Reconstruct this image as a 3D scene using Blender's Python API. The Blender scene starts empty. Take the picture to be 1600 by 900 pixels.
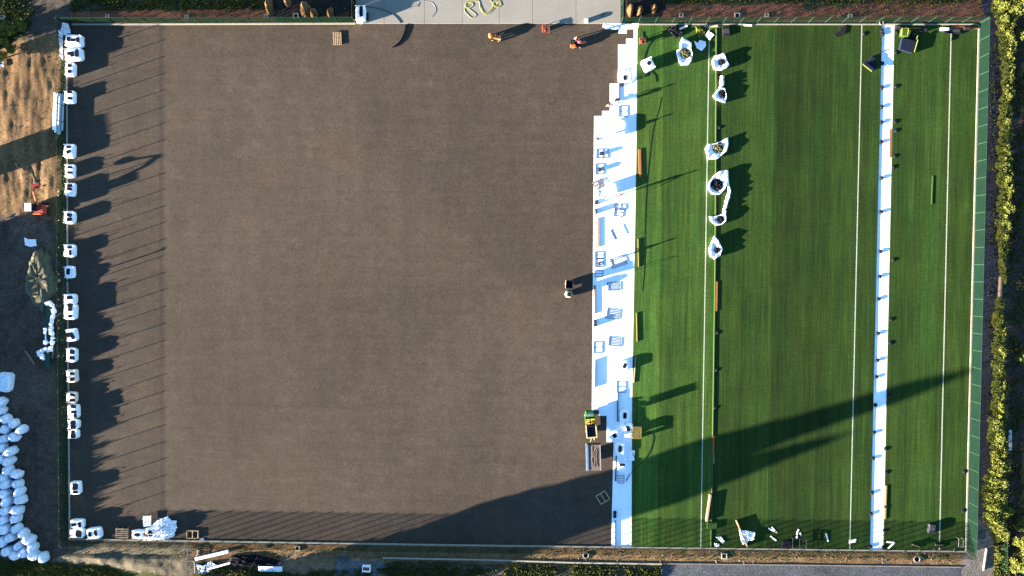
import bpy, bmesh, math, random
import numpy as np
from mathutils import Vector, Matrix, Euler

# ---------------------------------------------------------------- camera, sky, sun, exposure
scn = bpy.context.scene
C = scn.collection
CAM_LOC = Vector((1.6282, 1.9125, 98.2545)); CAM_ROT = (-0.0221, 0.0198, 0.0070); FOV = math.radians(73.7)
cam_d = bpy.data.cameras.new("camera"); cam = bpy.data.objects.new("camera", cam_d); C.objects.link(cam)
cam.location = CAM_LOC; cam.rotation_euler = CAM_ROT
cam_d.angle = FOV; cam_d.clip_start = 0.5; cam_d.clip_end = 5000
scn.camera = cam
SUN_EL = math.radians(8.0); SUN_AZ = math.radians(18.6)      # shadows run towards +x, a little +y
w = bpy.data.worlds.new("World"); scn.world = w; w.use_nodes = True
nt = w.node_tree; bg = nt.nodes["Background"]
sky = nt.nodes.new("ShaderNodeTexSky"); sky.sky_type = 'NISHITA'; sky.sun_disc = False
sky.sun_elevation = SUN_EL; sky.sun_rotation = math.radians(270) - SUN_AZ
nt.links.new(sky.outputs[0], bg.inputs[0]); bg.inputs[1].default_value = 0.048
sky.ozone_density = 3.0; sky.dust_density = 0.1; sky.air_density = 1.0
sd = bpy.data.lights.new("sun", 'SUN'); sun = bpy.data.objects.new("sun", sd); C.objects.link(sun)
sd.energy = 5.0; sd.angle = math.radians(0.5); sd.color = (1.0, 0.83, 0.66)
sdir = Vector((math.cos(SUN_EL)*math.cos(SUN_AZ), math.cos(SUN_EL)*math.sin(SUN_AZ), -math.sin(SUN_EL)))
sun.rotation_euler = sdir.to_track_quat('-Z', 'Y').to_euler()
scn.view_settings.view_transform = 'Standard'; scn.view_settings.look = 'None'
scn.view_settings.exposure = 3.8; scn.view_settings.gamma = 1.0
try: scn.view_settings.use_curve_mapping = False
except Exception: pass
scn.cycles.transparent_max_bounces = 24

R3 = Euler(CAM_ROT, 'XYZ').to_matrix(); FPX = 800/math.tan(FOV/2); PPM = FPX/CAM_LOC.z
def P(px, py, z=0.0):                                     # photo pixel -> world point on the level z
    d = R3 @ Vector((px-800, 450-py, -FPX)); t = (z-CAM_LOC.z)/d.z
    return Vector((CAM_LOC.x+d.x*t, CAM_LOC.y+d.y*t, z))
GZ = -0.13; UZ = -0.118; TZ = -0.045                       # gravel, underlay, turf pile level
rnd = random.Random(7)

# ---------------------------------------------------------------- materials
def mat(name, col, rough=0.85, var=0.12, scale=3.0, bump=0.0, bscale=20.0, metal=0.0, spec=0.08):
    m = bpy.data.materials.new(name); m.use_nodes = True; n = m.node_tree.nodes; l = m.node_tree.links
    b = n["Principled BSDF"]; b.inputs["Roughness"].default_value = rough; b.inputs["Metallic"].default_value = metal
    b.inputs["Specular IOR Level"].default_value = spec
    tc = n.new("ShaderNodeTexCoord"); nz = n.new("ShaderNodeTexNoise"); nz.inputs["Scale"].default_value = scale; nz.inputs["Detail"].default_value = 5
    l.new(tc.outputs["Object"], nz.inputs["Vector"])
    rp = n.new("ShaderNodeMapRange"); rp.inputs[1].default_value = 0.3; rp.inputs[2].default_value = 0.7
    rp.inputs[3].default_value = 1-var; rp.inputs[4].default_value = 1+var; l.new(nz.outputs[0], rp.inputs[0])
    vm = n.new("ShaderNodeVectorMath"); vm.operation = 'SCALE'; vm.inputs[0].default_value = col[:3]
    l.new(rp.outputs[0], vm.inputs["Scale"]); l.new(vm.outputs[0], b.inputs["Base Color"])
    if bump:
        nb = n.new("ShaderNodeTexNoise"); nb.inputs["Scale"].default_value = bscale; nb.inputs["Detail"].default_value = 4
        l.new(tc.outputs["Object"], nb.inputs["Vector"]); bp = n.new("ShaderNodeBump"); bp.inputs["Strength"].default_value = bump
        bp.inputs["Distance"].default_value = 0.05; l.new(nb.outputs[0], bp.inputs["Height"]); l.new(bp.outputs[0], b.inputs["Normal"])
    return m
M = {}
M['plastic_white'] = mat('white_woven_plastic', (.80,.81,.83), .6, .06, 4, .3, 9)
M['bag_blue'] = mat('blue_white_plastic', (.50,.58,.68), .55, .12, 3, .4, 6)
M['cream'] = mat('cream_plastic', (.66,.58,.48), .7, .12, 3, .2, 8)
M['rubber'] = mat('black_rubber_granulate', (.010,.011,.014), .9, .3, 12, .5, 30, spec=0.0)
M['black'] = mat('black_plastic', (.012,.013,.017), .6, .2, 5, spec=0.0)
M['navy'] = mat('dark_backing', (.010,.014,.026), .7, .2, 4, spec=0.0)
M['olive'] = mat('olive_turf_scrap', (.050,.055,.025), .9, .5, 6)
M['wood'] = mat('pale_timber', (.26,.19,.11), .8, .2, 8)
M['wood_dark'] = mat('weathered_timber', (.13,.10,.075), .8, .2, 8)
M['wood_orange'] = mat('orange_timber', (.20,.078,.03), .8, .15, 5)
M['wood_yellow'] = mat('yellow_timber', (.15,.12,.035), .8, .15, 5)
M['steel'] = mat('grey_steel', (.14,.14,.15), .6, .1, 5, metal=.3)
M['steel_dark'] = mat('dark_steel', (.035,.037,.045), .5, .2, 5, spec=0.0)
M['galv'] = mat('pinkish_rack_steel', (.012,.009,.010), .8, .1, 5)
M['kerb'] = mat('cream_kerb_concrete', (.23,.225,.185), .85, .12, 1.5)
M['concrete'] = mat('old_concrete', (.12,.12,.115), .9, .15, 1.2, .2, 8)
M['orange'] = mat('orange_paint', (.42,.11,.035), .45, .15, 4)
M['red'] = mat('red_paint', (.20,.040,.032), .45, .15, 4)
M['pink'] = mat('pinkish_red_cloth', (.45,.06,.10), .7, .1, 4)
M['green_paint'] = mat('green_paint', (.015,.10,.02), .4, .15, 4)
M['yellow'] = mat('yellow_seat_vinyl', (.42,.32,.015), .5, .08, 4)
M['lime'] = mat('lime_turf_edge', (.085,.105,.02), .8, .2, 6)
M['bluegrey'] = mat('blue_grey_paint', (.10,.15,.22), .5, .15, 3)
M['cream_paint'] = mat('cream_paint', (.36,.31,.17), .5, .12, 4)
M['skin'] = mat('skin', (.30,.17,.12), .6, .05, 4)
M['hivis'] = mat('orange_hi_vis_cloth', (.55,.12,.03), .8, .1, 4)
M['dark_cloth'] = mat('dark_cloth', (.018,.02,.03), .9, .15, 4)
M['grey_cloth'] = mat('grey_cloth', (.16,.15,.16), .9, .15, 4)
M['hair'] = mat('dark_hair', (.015,.011,.009), .8, .2, 9)
M['scrap_pale'] = mat('pale_turf_backing', (.085,.088,.040), .9, .3, 6)
M['trailer_deck'] = mat('worn_grey_deck', (.105,.092,.085), .85, .25, 2.5)
M['bagw'] = mat('off_white_bag', (.56,.63,.72), .6, .22, 3, .9, 5)
M['bark'] = mat('bark', (.06,.045,.03), .9, .3, 5)
M['sand'] = mat('tan_soil', (.135,.080,.036), .95, .25, 2.5, .6, 6)
M['grit'] = mat('grey_grit', (.085,.085,.055), .95, .3, 2.5, .8, 8)
M['redbox'] = mat('dull_red_plastic', (.20,.04,.035), .6, .1, 4)
M['hose_yellow'] = mat('yellow_hose', (.21,.20,.07), .5, .1, 4)
M['sky_blue_pipe'] = mat('pale_blue_pipe', (.34,.42,.50), .5, .06, 4)
M['turf_top'] = mat('turf_offcut_green', (.032,.062,.014), .95, .35, 9)
def net_mat(name, col, op, fine=6.0):
    m = bpy.data.materials.new(name); m.use_nodes = True; n = m.node_tree.nodes; l = m.node_tree.links
    b = n["Principled BSDF"]; b.inputs["Base Color"].default_value = (*col, 1); b.inputs["Roughness"].default_value = .9; b.inputs["Specular IOR Level"].default_value = 0.0
    tr = n.new("ShaderNodeBsdfTransparent"); mx = n.new("ShaderNodeMixShader"); out = n["Material Output"]
    tc = n.new("ShaderNodeTexCoord"); nz = n.new("ShaderNodeTexNoise"); nz.inputs["Scale"].default_value = .6; nz.inputs["Detail"].default_value = 3
    l.new(tc.outputs["Object"], nz.inputs["Vector"]); mr = n.new("ShaderNodeMapRange")
    mr.inputs[1].default_value = .3; mr.inputs[2].default_value = .7; mr.inputs[3].default_value = max(op-.08,0); mr.inputs[4].default_value = min(op+.08,1)
    l.new(nz.outputs[0], mr.inputs[0]); l.new(mr.outputs[0], mx.inputs[0])
    l.new(tr.outputs[0], mx.inputs[1]); l.new(b.outputs[0], mx.inputs[2]); l.new(mx.outputs[0], out.inputs[0])
    return m
M['net_dense'] = net_mat('dense_green_netting', (.0040,.0125,.0078), .76)
M['net_half'] = net_mat('light_green_netting', (.006,.018,.010), .48)
M['net_wire'] = net_mat('wire_mesh', (.006,.024,.012), .14)
def leafmat(name, c1, c2):
    m = bpy.data.materials.new(name); m.use_nodes = True; n = m.node_tree.nodes; l = m.node_tree.links
    b = n["Principled BSDF"]; b.inputs["Roughness"].default_value = .7; b.inputs["Specular IOR Level"].default_value = .15
    g = n.new("ShaderNodeNewGeometry"); mx = n.new("ShaderNodeMix"); mx.data_type = 'RGBA'
    mx.inputs["A"].default_value = (*c1,1); mx.inputs["B"].default_value = (*c2,1)
    l.new(g.outputs["Random Per Island"], mx.inputs["Factor"]); l.new(mx.outputs["Result"], b.inputs["Base Color"])
    return m
M['leaf_hedge'] = leafmat('hedge_leaf', (.034,.052,.010), (.125,.135,.020))
M['leaf_dark'] = leafmat('conifer_leaf', (.014,.028,.010), (.035,.05,.016))
M['grassblade'] = leafmat('grass_blade', (.030,.045,.010), (.085,.09,.02))

# ---------------------------------------------------------------- mesh helpers
class MB:
    def __init__(s): s.v = []; s.f = []
    def add(s, vs, fs):
        o = len(s.v); s.v += [tuple(v) for v in vs]; s.f += [tuple(i+o for i in f) for f in fs]
    def box(s, c, d, rz=0.0, tilt=None):
        R = Matrix.Rotation(rz, 3, 'Z')
        if tilt: R = R @ Matrix.Rotation(tilt[1], 3, tilt[0])
        hx, hy, hz = d[0]/2, d[1]/2, d[2]/2; c = Vector(c)
        b = min(hx, hy, hz)*.18
        vs = []
        for z, ins in ((-hz, 0), (hz-b, 0), (hz, b)):
            for sx, sy in ((-1,-1),(1,-1),(1,1),(-1,1)): vs.append(c + R @ Vector((sx*(hx-ins), sy*(hy-ins), z)))
        fs = [(3,2,1,0),(8,9,10,11)]
        for k in (0,4):
            for i in range(4): fs.append((k+i, k+(i+1)%4, k+4+(i+1)%4, k+4+i))
        s.add(vs, fs)
    def tube(s, pts, r, n=6, close=False):
        pts = [Vector(p) for p in pts]; rr = r if isinstance(r, (list,tuple)) else [r]*len(pts)
        o = len(s.v); m = len(pts)
        for i, p in enumerate(pts):
            t = (pts[(i+1) % m if close else min(i+1, m-1)] - pts[(i-1) % m if close else max(i-1, 0)])
            t = t.normalized() if t.length > 1e-6 else Vector((0,0,1))
            a = t.cross(Vector((0,0,1)) if abs(t.z) < .95 else Vector((1,0,0))).normalized(); b = t.cross(a)
            for k in range(n):
                q = 2*math.pi*k/n; s.v.append(tuple(p + (a*math.cos(q)+b*math.sin(q))*rr[i]))
        for i in range(m if close else m-1):
            j = (i+1) % m
            for k in range(n): s.f.append((o+i*n+k, o+i*n+(k+1)%n, o+j*n+(k+1)%n, o+j*n+k))
        if not close: s.f.append(tuple(o+k for k in reversed(range(n)))); s.f.append(tuple(o+(m-1)*n+k for k in range(n)))
    def rings(s, rings, cap0=True, cap1=True):            # rings: lists of equal length
        o = len(s.v); n = len(rings[0])
        for r in rings: s.v += [tuple(v) for v in r]
        for i in range(len(rings)-1):
            for k in range(n): s.f.append((o+i*n+k, o+i*n+(k+1)%n, o+(i+1)*n+(k+1)%n, o+(i+1)*n+k))
        if cap0: s.f.append(tuple(o+k for k in reversed(range(n))))
        if cap1: s.f.append(tuple(o+(len(rings)-1)*n+k for k in range(n)))
    def superlathe(s, wx, wy, prof, n=20, e=4.0, jit=0.0, c=(0,0,0), rz=0.0, rg=rnd, shear=(0,0)):
        rings = []; ph = [1+rg.uniform(-jit, jit) for _ in range(n)]
        for (r, z) in prof:
            ring = []
            for k in range(n):
                q = 2*math.pi*(k+.5)/n; cx, sy = math.cos(q), math.sin(q)
                ux = math.copysign(abs(cx)**(2/e), cx); uy = math.copysign(abs(sy)**(2/e), sy)
                jr = ph[k]*(1+rg.uniform(-jit, jit)*.5)
                x, y = ux*wx/2*r*jr + shear[0]*z, uy*wy/2*r*jr + shear[1]*z
                ring.append((c[0]+x*math.cos(rz)-y*math.sin(rz), c[1]+x*math.sin(rz)+y*math.cos(rz), c[2]+z+rg.uniform(-jit, jit)*.1*(z > .05)))
            rings.append(ring)
        s.rings(rings)
    def wheel(s, c, r, w_, axis='x'):
        c = Vector(c); n = 14; rings = []
        for (o, k) in ((-w_/2, .8), (-w_/2*.8, 1), (w_/2*.8, 1), (w_/2, .8)):
            rings.append([c + (Vector((o, math.cos(q)*r*k, math.sin(q)*r*k)) if axis == 'x' else Vector((math.cos(q)*r*k, o, math.sin(q)*r*k))) for q in [2*math.pi*i/n for i in range(n)]])
        s.rings(rings)
    def build(s, name, m, parent=None, loc=None, smooth=False):
        me = bpy.data.meshes.new(name); me.from_pydata(s.v, [], s.f); me.update()
        bm = bmesh.new(); bm.from_mesh(me); bmesh.ops.recalc_face_normals(bm, faces=bm.faces); bm.to_mesh(me); bm.free()
        if smooth:
            for p in me.polygons: p.use_smooth = True
        me.materials.append(m); o = bpy.data.objects.new(name, me); C.objects.link(o)
        if parent is not None: o.parent = parent
        if loc is not None: o.location = loc
        return o
def tag(o, label=None, cat=None, group=None, kind=None):
    if label: o['label'] = label
    if cat: o['category'] = cat
    if group: o['group'] = group
    if kind: o['kind'] = kind
    return o
def thing(name, label, cat, loc=(0,0,0), rz=0.0, group=None):
    o = bpy.data.objects.new(name, None); C.objects.link(o); o.location = loc; o.rotation_euler = (0,0,rz)
    o.empty_display_size = .3
    return tag(o, label, cat, group)
def single(mb, name, m, label, cat, loc, group=None, smooth=False): return tag(mb.build(name, m, None, loc, smooth), label, cat, group)
def copy_tree(o, loc, rz, label, scale=None):
    r = o.copy(); C.objects.link(r); r.location = loc; r.rotation_euler = (0,0,rz); r['label'] = label
    if scale: r.scale = scale
    for ch in o.children:
        c = ch.copy(); C.objects.link(c); c.parent = r
        for g in ch.children: d = g.copy(); C.objects.link(d); d.parent = c
    return r
ORD = ['', 'first','second','third','fourth','fifth','sixth','seventh','eighth','ninth','tenth','eleventh','twelfth','thirteenth','fourteenth','fifteenth',
       'sixteenth','seventeenth','eighteenth','nineteenth','twentieth']
TENS = {20:'twenty',30:'thirty',40:'forty',50:'fifty',60:'sixty'}
def nth(i):
    if i <= 20: return ORD[i]
    t = i//10*10
    return {30:'thirtieth',40:'fortieth',50:'fiftieth'}[i] if i % 10 == 0 else TENS[t]+'-'+ORD[i % 10]

# ---------------------------------------------------------------- noise
def vnoise(x, y, seed):
    xi = np.floor(x).astype(np.int64); yi = np.floor(y).astype(np.int64); fx = x-xi; fy = y-yi
    fx = fx*fx*(3-2*fx); fy = fy*fy*(3-2*fy)
    def h(a, b):
        n = (a*374761393 + b*668265263 + seed*974711) & 0xffffffff
        n = ((n ^ (n >> 13))*1274126177) & 0xffffffff
        return ((n ^ (n >> 16)) & 0xffff)/65535.0
    return (h(xi,yi)*(1-fx)+h(xi+1,yi)*fx)*(1-fy) + (h(xi,yi+1)*(1-fx)+h(xi+1,yi+1)*fx)*fy
def fbm(x, y, sc, oc=4, seed=1):
    t = 0; a = 1; s_ = 0
    for i in range(oc): t = t + a*vnoise(x/sc*2**i, y/sc*2**i, seed+i*17); s_ += a; a *= .55
    return t/s_ - .5
def inpoly(px, py, poly):
    ins = np.zeros(px.shape, bool); n = len(poly)
    for i in range(n):
        x0, y0 = poly[i]; x1, y1 = poly[(i+1) % n]
        if y0 == y1: continue
        c = ((y0 > py) != (y1 > py)) & (px < (x1-x0)*(py-y0)/(y1-y0)+x0); ins ^= c
    return ins

# ---------------------------------------------------------------- ground: one sheet, fine near the pitch, coarse to the horizon
coarse = [90, 105, 130, 180, 300, 600, 1200, 2500]
xs = np.array(sorted([-c for c in coarse]) + list(np.arange(-80, 80.01, .26)) + coarse)
ys = np.array(sorted([-c for c in coarse]) + [-70, -60, -52] + list(np.arange(-47, 47.01, .26)) + [52, 60, 70] + coarse)
X, Y = np.meshgrid(xs, ys)
Rn = np.array(R3); dx = X-CAM_LOC.x; dy = Y-CAM_LOC.y; dz = -CAM_LOC.z
cx = dx*Rn[0,0]+dy*Rn[1,0]+dz*Rn[2,0]; cy = dx*Rn[0,1]+dy*Rn[1,1]+dz*Rn[2,1]; cz = dx*Rn[0,2]+dy*Rn[1,2]+dz*Rn[2,2]
PX = 800+FPX*cx/-cz; PY = 450-FPX*cy/-cz
wob = fbm(X, Y, 2.2, 4, 5)*22; wob2 = fbm(X, Y, 2.2, 4, 9)*16
QX = PX+wob; QY = PY+wob2
col = np.zeros(X.shape+(3,)); col[:] = (.040,.036,.026)
hgt = np.full(X.shape, -.03)
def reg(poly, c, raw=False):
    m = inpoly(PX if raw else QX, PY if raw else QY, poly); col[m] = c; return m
far = 9000
reg([(-far,-far),(far,-far),(far,30),(-far,45)], (.030,.034,.018))
TAN = (.098,.062,.030)
reg([(-400,30),(104,36),(104,350),(60,340),(-400,480)], TAN)
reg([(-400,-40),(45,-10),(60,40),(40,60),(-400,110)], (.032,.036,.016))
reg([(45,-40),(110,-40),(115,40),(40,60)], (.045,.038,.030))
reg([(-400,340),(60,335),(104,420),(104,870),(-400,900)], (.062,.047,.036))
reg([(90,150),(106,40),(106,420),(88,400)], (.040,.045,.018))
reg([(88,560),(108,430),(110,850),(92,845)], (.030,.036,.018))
reg([(110,17),(430,15),(430,34),(108,36)], (.150,.060,.034))
reg([(428,-90),(560,-90),(560,34),(428,34)], (.022,.018,.015))
reg([(966,-90),(1044,-90),(1034,34),(966,34)], (.020,.017,.015))
reg([(1036,7),(1250,5),(1250,36),(1030,36)], (.165,.066,.036))
reg([(1250,12),(1540,12),(1540,36),(1250,36)], (.160,.064,.036))
reg([(1330,-60),(1420,-60),(1545,0),(1540,12),(1330,12)], (.125,.056,.030))
reg([(1520,-200),(1562,-200),(1565,30),(1556,500),(1535,900),(1500,900),(1536,40)], (.030,.034,.046))
reg([(1583,-200),(far,-200),(far,1600),(1560,1600),(1578,600)], (.036,.026,.022))
reg([(1593,100),(1700,100),(1700,230),(1596,230)], (.12,.06,.03))
reg([(1591,700),(1700,690),(1700,900),(1593,880)], (.13,.07,.03))
reg([(104,842),(1520,862),(1520,885),(104,885)], (.105,.068,.034))
reg([(130,846),(300,846),(300,905),(60,885)], (.090,.078,.052))
reg([(-400,868),(60,876),(170,885),(280,905),(280,2000),(-400,2000)], (.034,.042,.012))
reg([(300,878),(620,878),(1040,884),(1040,2000),(300,2000)], (.034,.034,.018))
reg([(440,868),(600,872),(590,882),(480,900),(420,885)], (.120,.088,.055))
reg([(520,872),(600,876),(596,2000),(500,2000)], (.07,.08,.085))
reg([(715,884),(800,884),(800,905),(715,905)], (.075,.065,.055))
reg([(1033,881),(1500,884),(1520,2000),(1033,2000)], (.048,.054,.062), True)
reg([(1504,866),(1522,812),(1556,818),(1552,2000),(1490,2000)], (.095,.090,.085), True)
reg([(1552,820),(1574,826),(1572,2000),(1552,2000)], (.050,.062,.016))
col *= (1+fbm(X, Y, 5, 4, 21)*.7 + fbm(X, Y, .7, 2, 31)*.6)[..., None].clip(.4, 1.7)
streak = fbm(X*2.4, Y*.35, 2.0, 3, 71); lzz = inpoly(PX, PY, [(-400,40),(100,40),(100,350),(-400,480)]); col[lzz] *= (1+streak*1.1)[lzz][:,None].clip(.5,1.5)
# relief
lz = inpoly(PX, PY, [(-400,40),(100,40),(100,900),(-400,900)])
hgt += np.where(lz, fbm(X*2.2, Y*.45, 1.3, 4, 41)*.22 + fbm(X, Y, 5, 3, 43)*.45, fbm(X, Y, 1.8, 4, 47)*.22)
flat = inpoly(PX, PY, [(1033,880),(1500,880),(1522,812),(1560,818),(1556,2000),(1033,2000)]) | inpoly(PX, PY, [(1536,30),(1562,30),(1556,500),(1540,880),(1500,880)])
hgt[flat] = -.03
bt = inpoly(PX, PY, [(104,850),(1520,870),(1520,2000),(104,2000)])&~flat; hgt[bt] += fbm(X, Y, 4, 3, 53)[bt]*.3
def mound(px, py, rx, ry, h, ang=0, p=1.6, c=None):
    q = P(px, py); a = math.radians(ang); u = ((X-q.x)*math.cos(a)+(Y-q.y)*math.sin(a))/rx; v = (-(X-q.x)*math.sin(a)+(Y-q.y)*math.cos(a))/ry
    d = np.clip(1-np.sqrt(u*u+v*v)*(1+fbm(X, Y, 1.0, 3, 61)*.5), 0, 1); hgt[:] += h*d**p
    if c is not None: col[d > .12] = np.array(c)
for (a, b, c_) in ((460,890,2.5),(500,882,3),(545,880,3),(150,868,4),(220,880,5)): mound(a, b, c_*1.6, c_*.6, .45, 0)
near = inpoly(PX, PY, [(80,10),(1556,10),(1540,885),(84,868)])
edge = inpoly(PX, PY, [(99,34),(1534,31),(1514,864),(101,845)])
hgt[near] = np.minimum(hgt[near]*.45, -.01) - .02
hgt[edge] = -.22
pad_m = inpoly(PX, PY, [(548,-400),(976,-400),(976,44),(548,44)]); hgt[pad_m] = -.22
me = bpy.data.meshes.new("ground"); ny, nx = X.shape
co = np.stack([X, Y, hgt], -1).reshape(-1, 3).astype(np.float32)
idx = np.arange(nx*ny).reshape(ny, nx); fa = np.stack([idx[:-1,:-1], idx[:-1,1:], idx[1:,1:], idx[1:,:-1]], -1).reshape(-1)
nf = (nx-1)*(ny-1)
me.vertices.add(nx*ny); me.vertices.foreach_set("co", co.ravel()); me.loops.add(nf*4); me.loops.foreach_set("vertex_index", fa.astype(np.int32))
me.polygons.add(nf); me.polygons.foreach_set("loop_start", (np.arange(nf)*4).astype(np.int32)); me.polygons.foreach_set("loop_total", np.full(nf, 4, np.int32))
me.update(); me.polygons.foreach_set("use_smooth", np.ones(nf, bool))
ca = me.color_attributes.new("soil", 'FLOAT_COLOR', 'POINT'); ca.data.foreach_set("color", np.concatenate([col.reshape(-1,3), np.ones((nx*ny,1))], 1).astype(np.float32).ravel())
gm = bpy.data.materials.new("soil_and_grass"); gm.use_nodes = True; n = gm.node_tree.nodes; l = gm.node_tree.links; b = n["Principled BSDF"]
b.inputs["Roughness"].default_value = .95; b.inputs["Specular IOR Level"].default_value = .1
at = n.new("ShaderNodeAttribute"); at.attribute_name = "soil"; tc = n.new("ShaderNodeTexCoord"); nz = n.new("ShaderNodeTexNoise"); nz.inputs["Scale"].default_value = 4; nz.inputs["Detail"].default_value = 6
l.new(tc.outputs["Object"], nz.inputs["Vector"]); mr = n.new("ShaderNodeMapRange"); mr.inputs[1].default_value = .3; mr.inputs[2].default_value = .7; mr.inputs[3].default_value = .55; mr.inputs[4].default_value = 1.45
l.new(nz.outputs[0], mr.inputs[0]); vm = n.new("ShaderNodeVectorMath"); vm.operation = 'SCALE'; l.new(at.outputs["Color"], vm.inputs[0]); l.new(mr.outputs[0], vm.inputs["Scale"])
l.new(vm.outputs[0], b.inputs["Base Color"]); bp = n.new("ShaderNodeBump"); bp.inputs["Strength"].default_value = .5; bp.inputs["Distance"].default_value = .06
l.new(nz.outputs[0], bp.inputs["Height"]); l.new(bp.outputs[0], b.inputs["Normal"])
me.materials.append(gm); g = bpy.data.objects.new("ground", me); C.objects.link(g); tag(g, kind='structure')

# ---------------------------------------------------------------- pitch surfaces
def prism(poly_px, z0, z1, name, m, kind='structure', zt=None):
    mb = MB(); pts = [P(x, y, 0) for x, y in poly_px]; n_ = len(pts)
    mb.rings([[(p.x, p.y, z0) for p in pts], [(p.x, p.y, z1) for p in pts]])
    o = mb.build(name, m)
    if kind: o['kind'] = kind
    return o
# gravel / macadam base
m = bpy.data.materials.new("porous_macadam"); m.use_nodes = True; n = m.node_tree.nodes; l = m.node_tree.links; b = n["Principled BSDF"]
b.inputs["Roughness"].default_value = .92; b.inputs["Specular IOR Level"].default_value = .12
tc = n.new("ShaderNodeTexCoord")
def nznode(sc, det=5, map_sc=None, rough=.55):
    nz = n.new("ShaderNodeTexNoise"); nz.inputs["Scale"].default_value = sc; nz.inputs["Detail"].default_value = det; nz.inputs["Roughness"].default_value = rough
    if map_sc:
        mp = n.new("ShaderNodeMapping"); mp.inputs["Scale"].default_value = map_sc; l.new(tc.outputs["Object"], mp.inputs[0]); l.new(mp.outputs[0], nz.inputs["Vector"])
    else: l.new(tc.outputs["Object"], nz.inputs["Vector"])
    return nz
def rng(src, lo, hi, a=.3, b_=.7):
    mr = n.new("ShaderNodeMapRange"); mr.inputs[1].default_value = a; mr.inputs[2].default_value = b_; mr.inputs[3].default_value = lo; mr.inputs[4].default_value = hi
    l.new(src, mr.inputs[0]); return mr.outputs[0]
def mul(a, b_):
    q = n.new("ShaderNodeMath"); q.operation = 'MULTIPLY'; l.new(a, q.inputs[0]); l.new(b_, q.inputs[1]); return q.outputs[0]
f_ = mul(rng(nznode(.03, 3).outputs[0], .82, 1.18), rng(nznode(.5, 5).outputs[0], .90, 1.10))
f_ = mul(f_, rng(nznode(3.6, 3, None, .85).outputs[0], .66, 1.34))
rk = nznode(1.0, 4, (.07,1.9,1)); rk.inputs["Distortion"].default_value = 1.4; f_ = mul(f_, rng(rk.outputs[0], .94, 1.06))
wv_ = n.new("ShaderNodeTexWave"); wv_.bands_direction = 'Y'; wv_.inputs["Scale"].default_value = .16; wv_.inputs["Distortion"].default_value = 5.0; wv_.inputs["Detail"].default_value = 3; wv_.inputs["Detail Scale"].default_value = .35
l.new(tc.outputs["Object"], wv_.inputs["Vector"]); f_ = mul(f_, rng(wv_.outputs["Fac"], .98, 1.02, 0, 1))
rk = nznode(1.0, 3, (.35,.03,1)); f_ = mul(f_, rng(rk.outputs[0], .93, 1.07)); sc_ = nznode(.22, 6, None, .7); f_ = mul(f_, rng(sc_.outputs[0], 1.0, 1.28, .58, .72))
mx = n.new("ShaderNodeMix"); mx.data_type = 'RGBA'; mx.inputs["A"].default_value = (.0395,.0328,.0262,1); mx.inputs["B"].default_value = (.0470,.0360,.0258,1)
l.new(rng(nznode(.09, 4).outputs[0], 0, 1), mx.inputs["Factor"])
vm = n.new("ShaderNodeVectorMath"); vm.operation = 'SCALE'; l.new(mx.outputs["Result"], vm.inputs[0]); l.new(f_, vm.inputs["Scale"]); l.new(vm.outputs[0], b.inputs["Base Color"])
bp = n.new("ShaderNodeBump"); bp.inputs["Strength"].default_value = .35; bp.inputs["Distance"].default_value = .012; l.new(nznode(5, 3).outputs[0], bp.inputs["Height"]); l.new(bp.outputs[0], b.inputs["Normal"])
M['macadam'] = m
prism([(104,36),(1530,34),(1509,861),(107,842)], -.20, GZ, "pitch_base", M['macadam'])
# faint compacted track along the left of the base
M['track'] = mat('compacted_macadam_track', (.052,.044,.036), .92, .25, 2.0)

# white shockpad tiles
m = bpy.data.materials.new("white_underlay"); m.use_nodes = True; n = m.node_tree.nodes; l = m.node_tree.links; b = n["Principled BSDF"]
b.inputs["Roughness"].default_value = .8; tc = n.new("ShaderNodeTexCoord"); br = n.new("ShaderNodeTexBrick"); br.offset = 0; br.inputs["Scale"].default_value = 1
br.inputs["Brick Width"].default_value = 1.12; br.inputs["Row Height"].default_value = 2.3; br.inputs["Mortar Size"].default_value = .018
br.inputs["Color1"].default_value = (.68,.78,.86,1); br.inputs["Color2"].default_value = (.75,.83,.90,1); br.inputs["Mortar"].default_value = (.60,.66,.72,1)
l.new(tc.outputs["Object"], br.inputs["Vector"]); l.new(br.outputs["Color"], b.inputs["Base Color"]); M['underlay'] = m
prism([(942,36),(998.5,36.5),(998,45),(996,45),(994,260),(991,430),(988,600),(987,859),(955,858.5),(959,691),(948,691),(948,650),(936,650),(936,641),(925,641),
       (928.5,181),(941,181),(941,173),(953,173),(953,130),(966,130),(966,69),(978.5,69),(978.5,60),(990.5,60),(990.5,45),(980,45),(979,52),(967,52),(966,45),(946,45)], GZ-.02, UZ, "underlay", M['underlay'])
prism([(1379,36),(1398,36.5),(1380.5,861.5),(1360,861)], GZ-.02, UZ, "underlay", M['underlay'])

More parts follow.
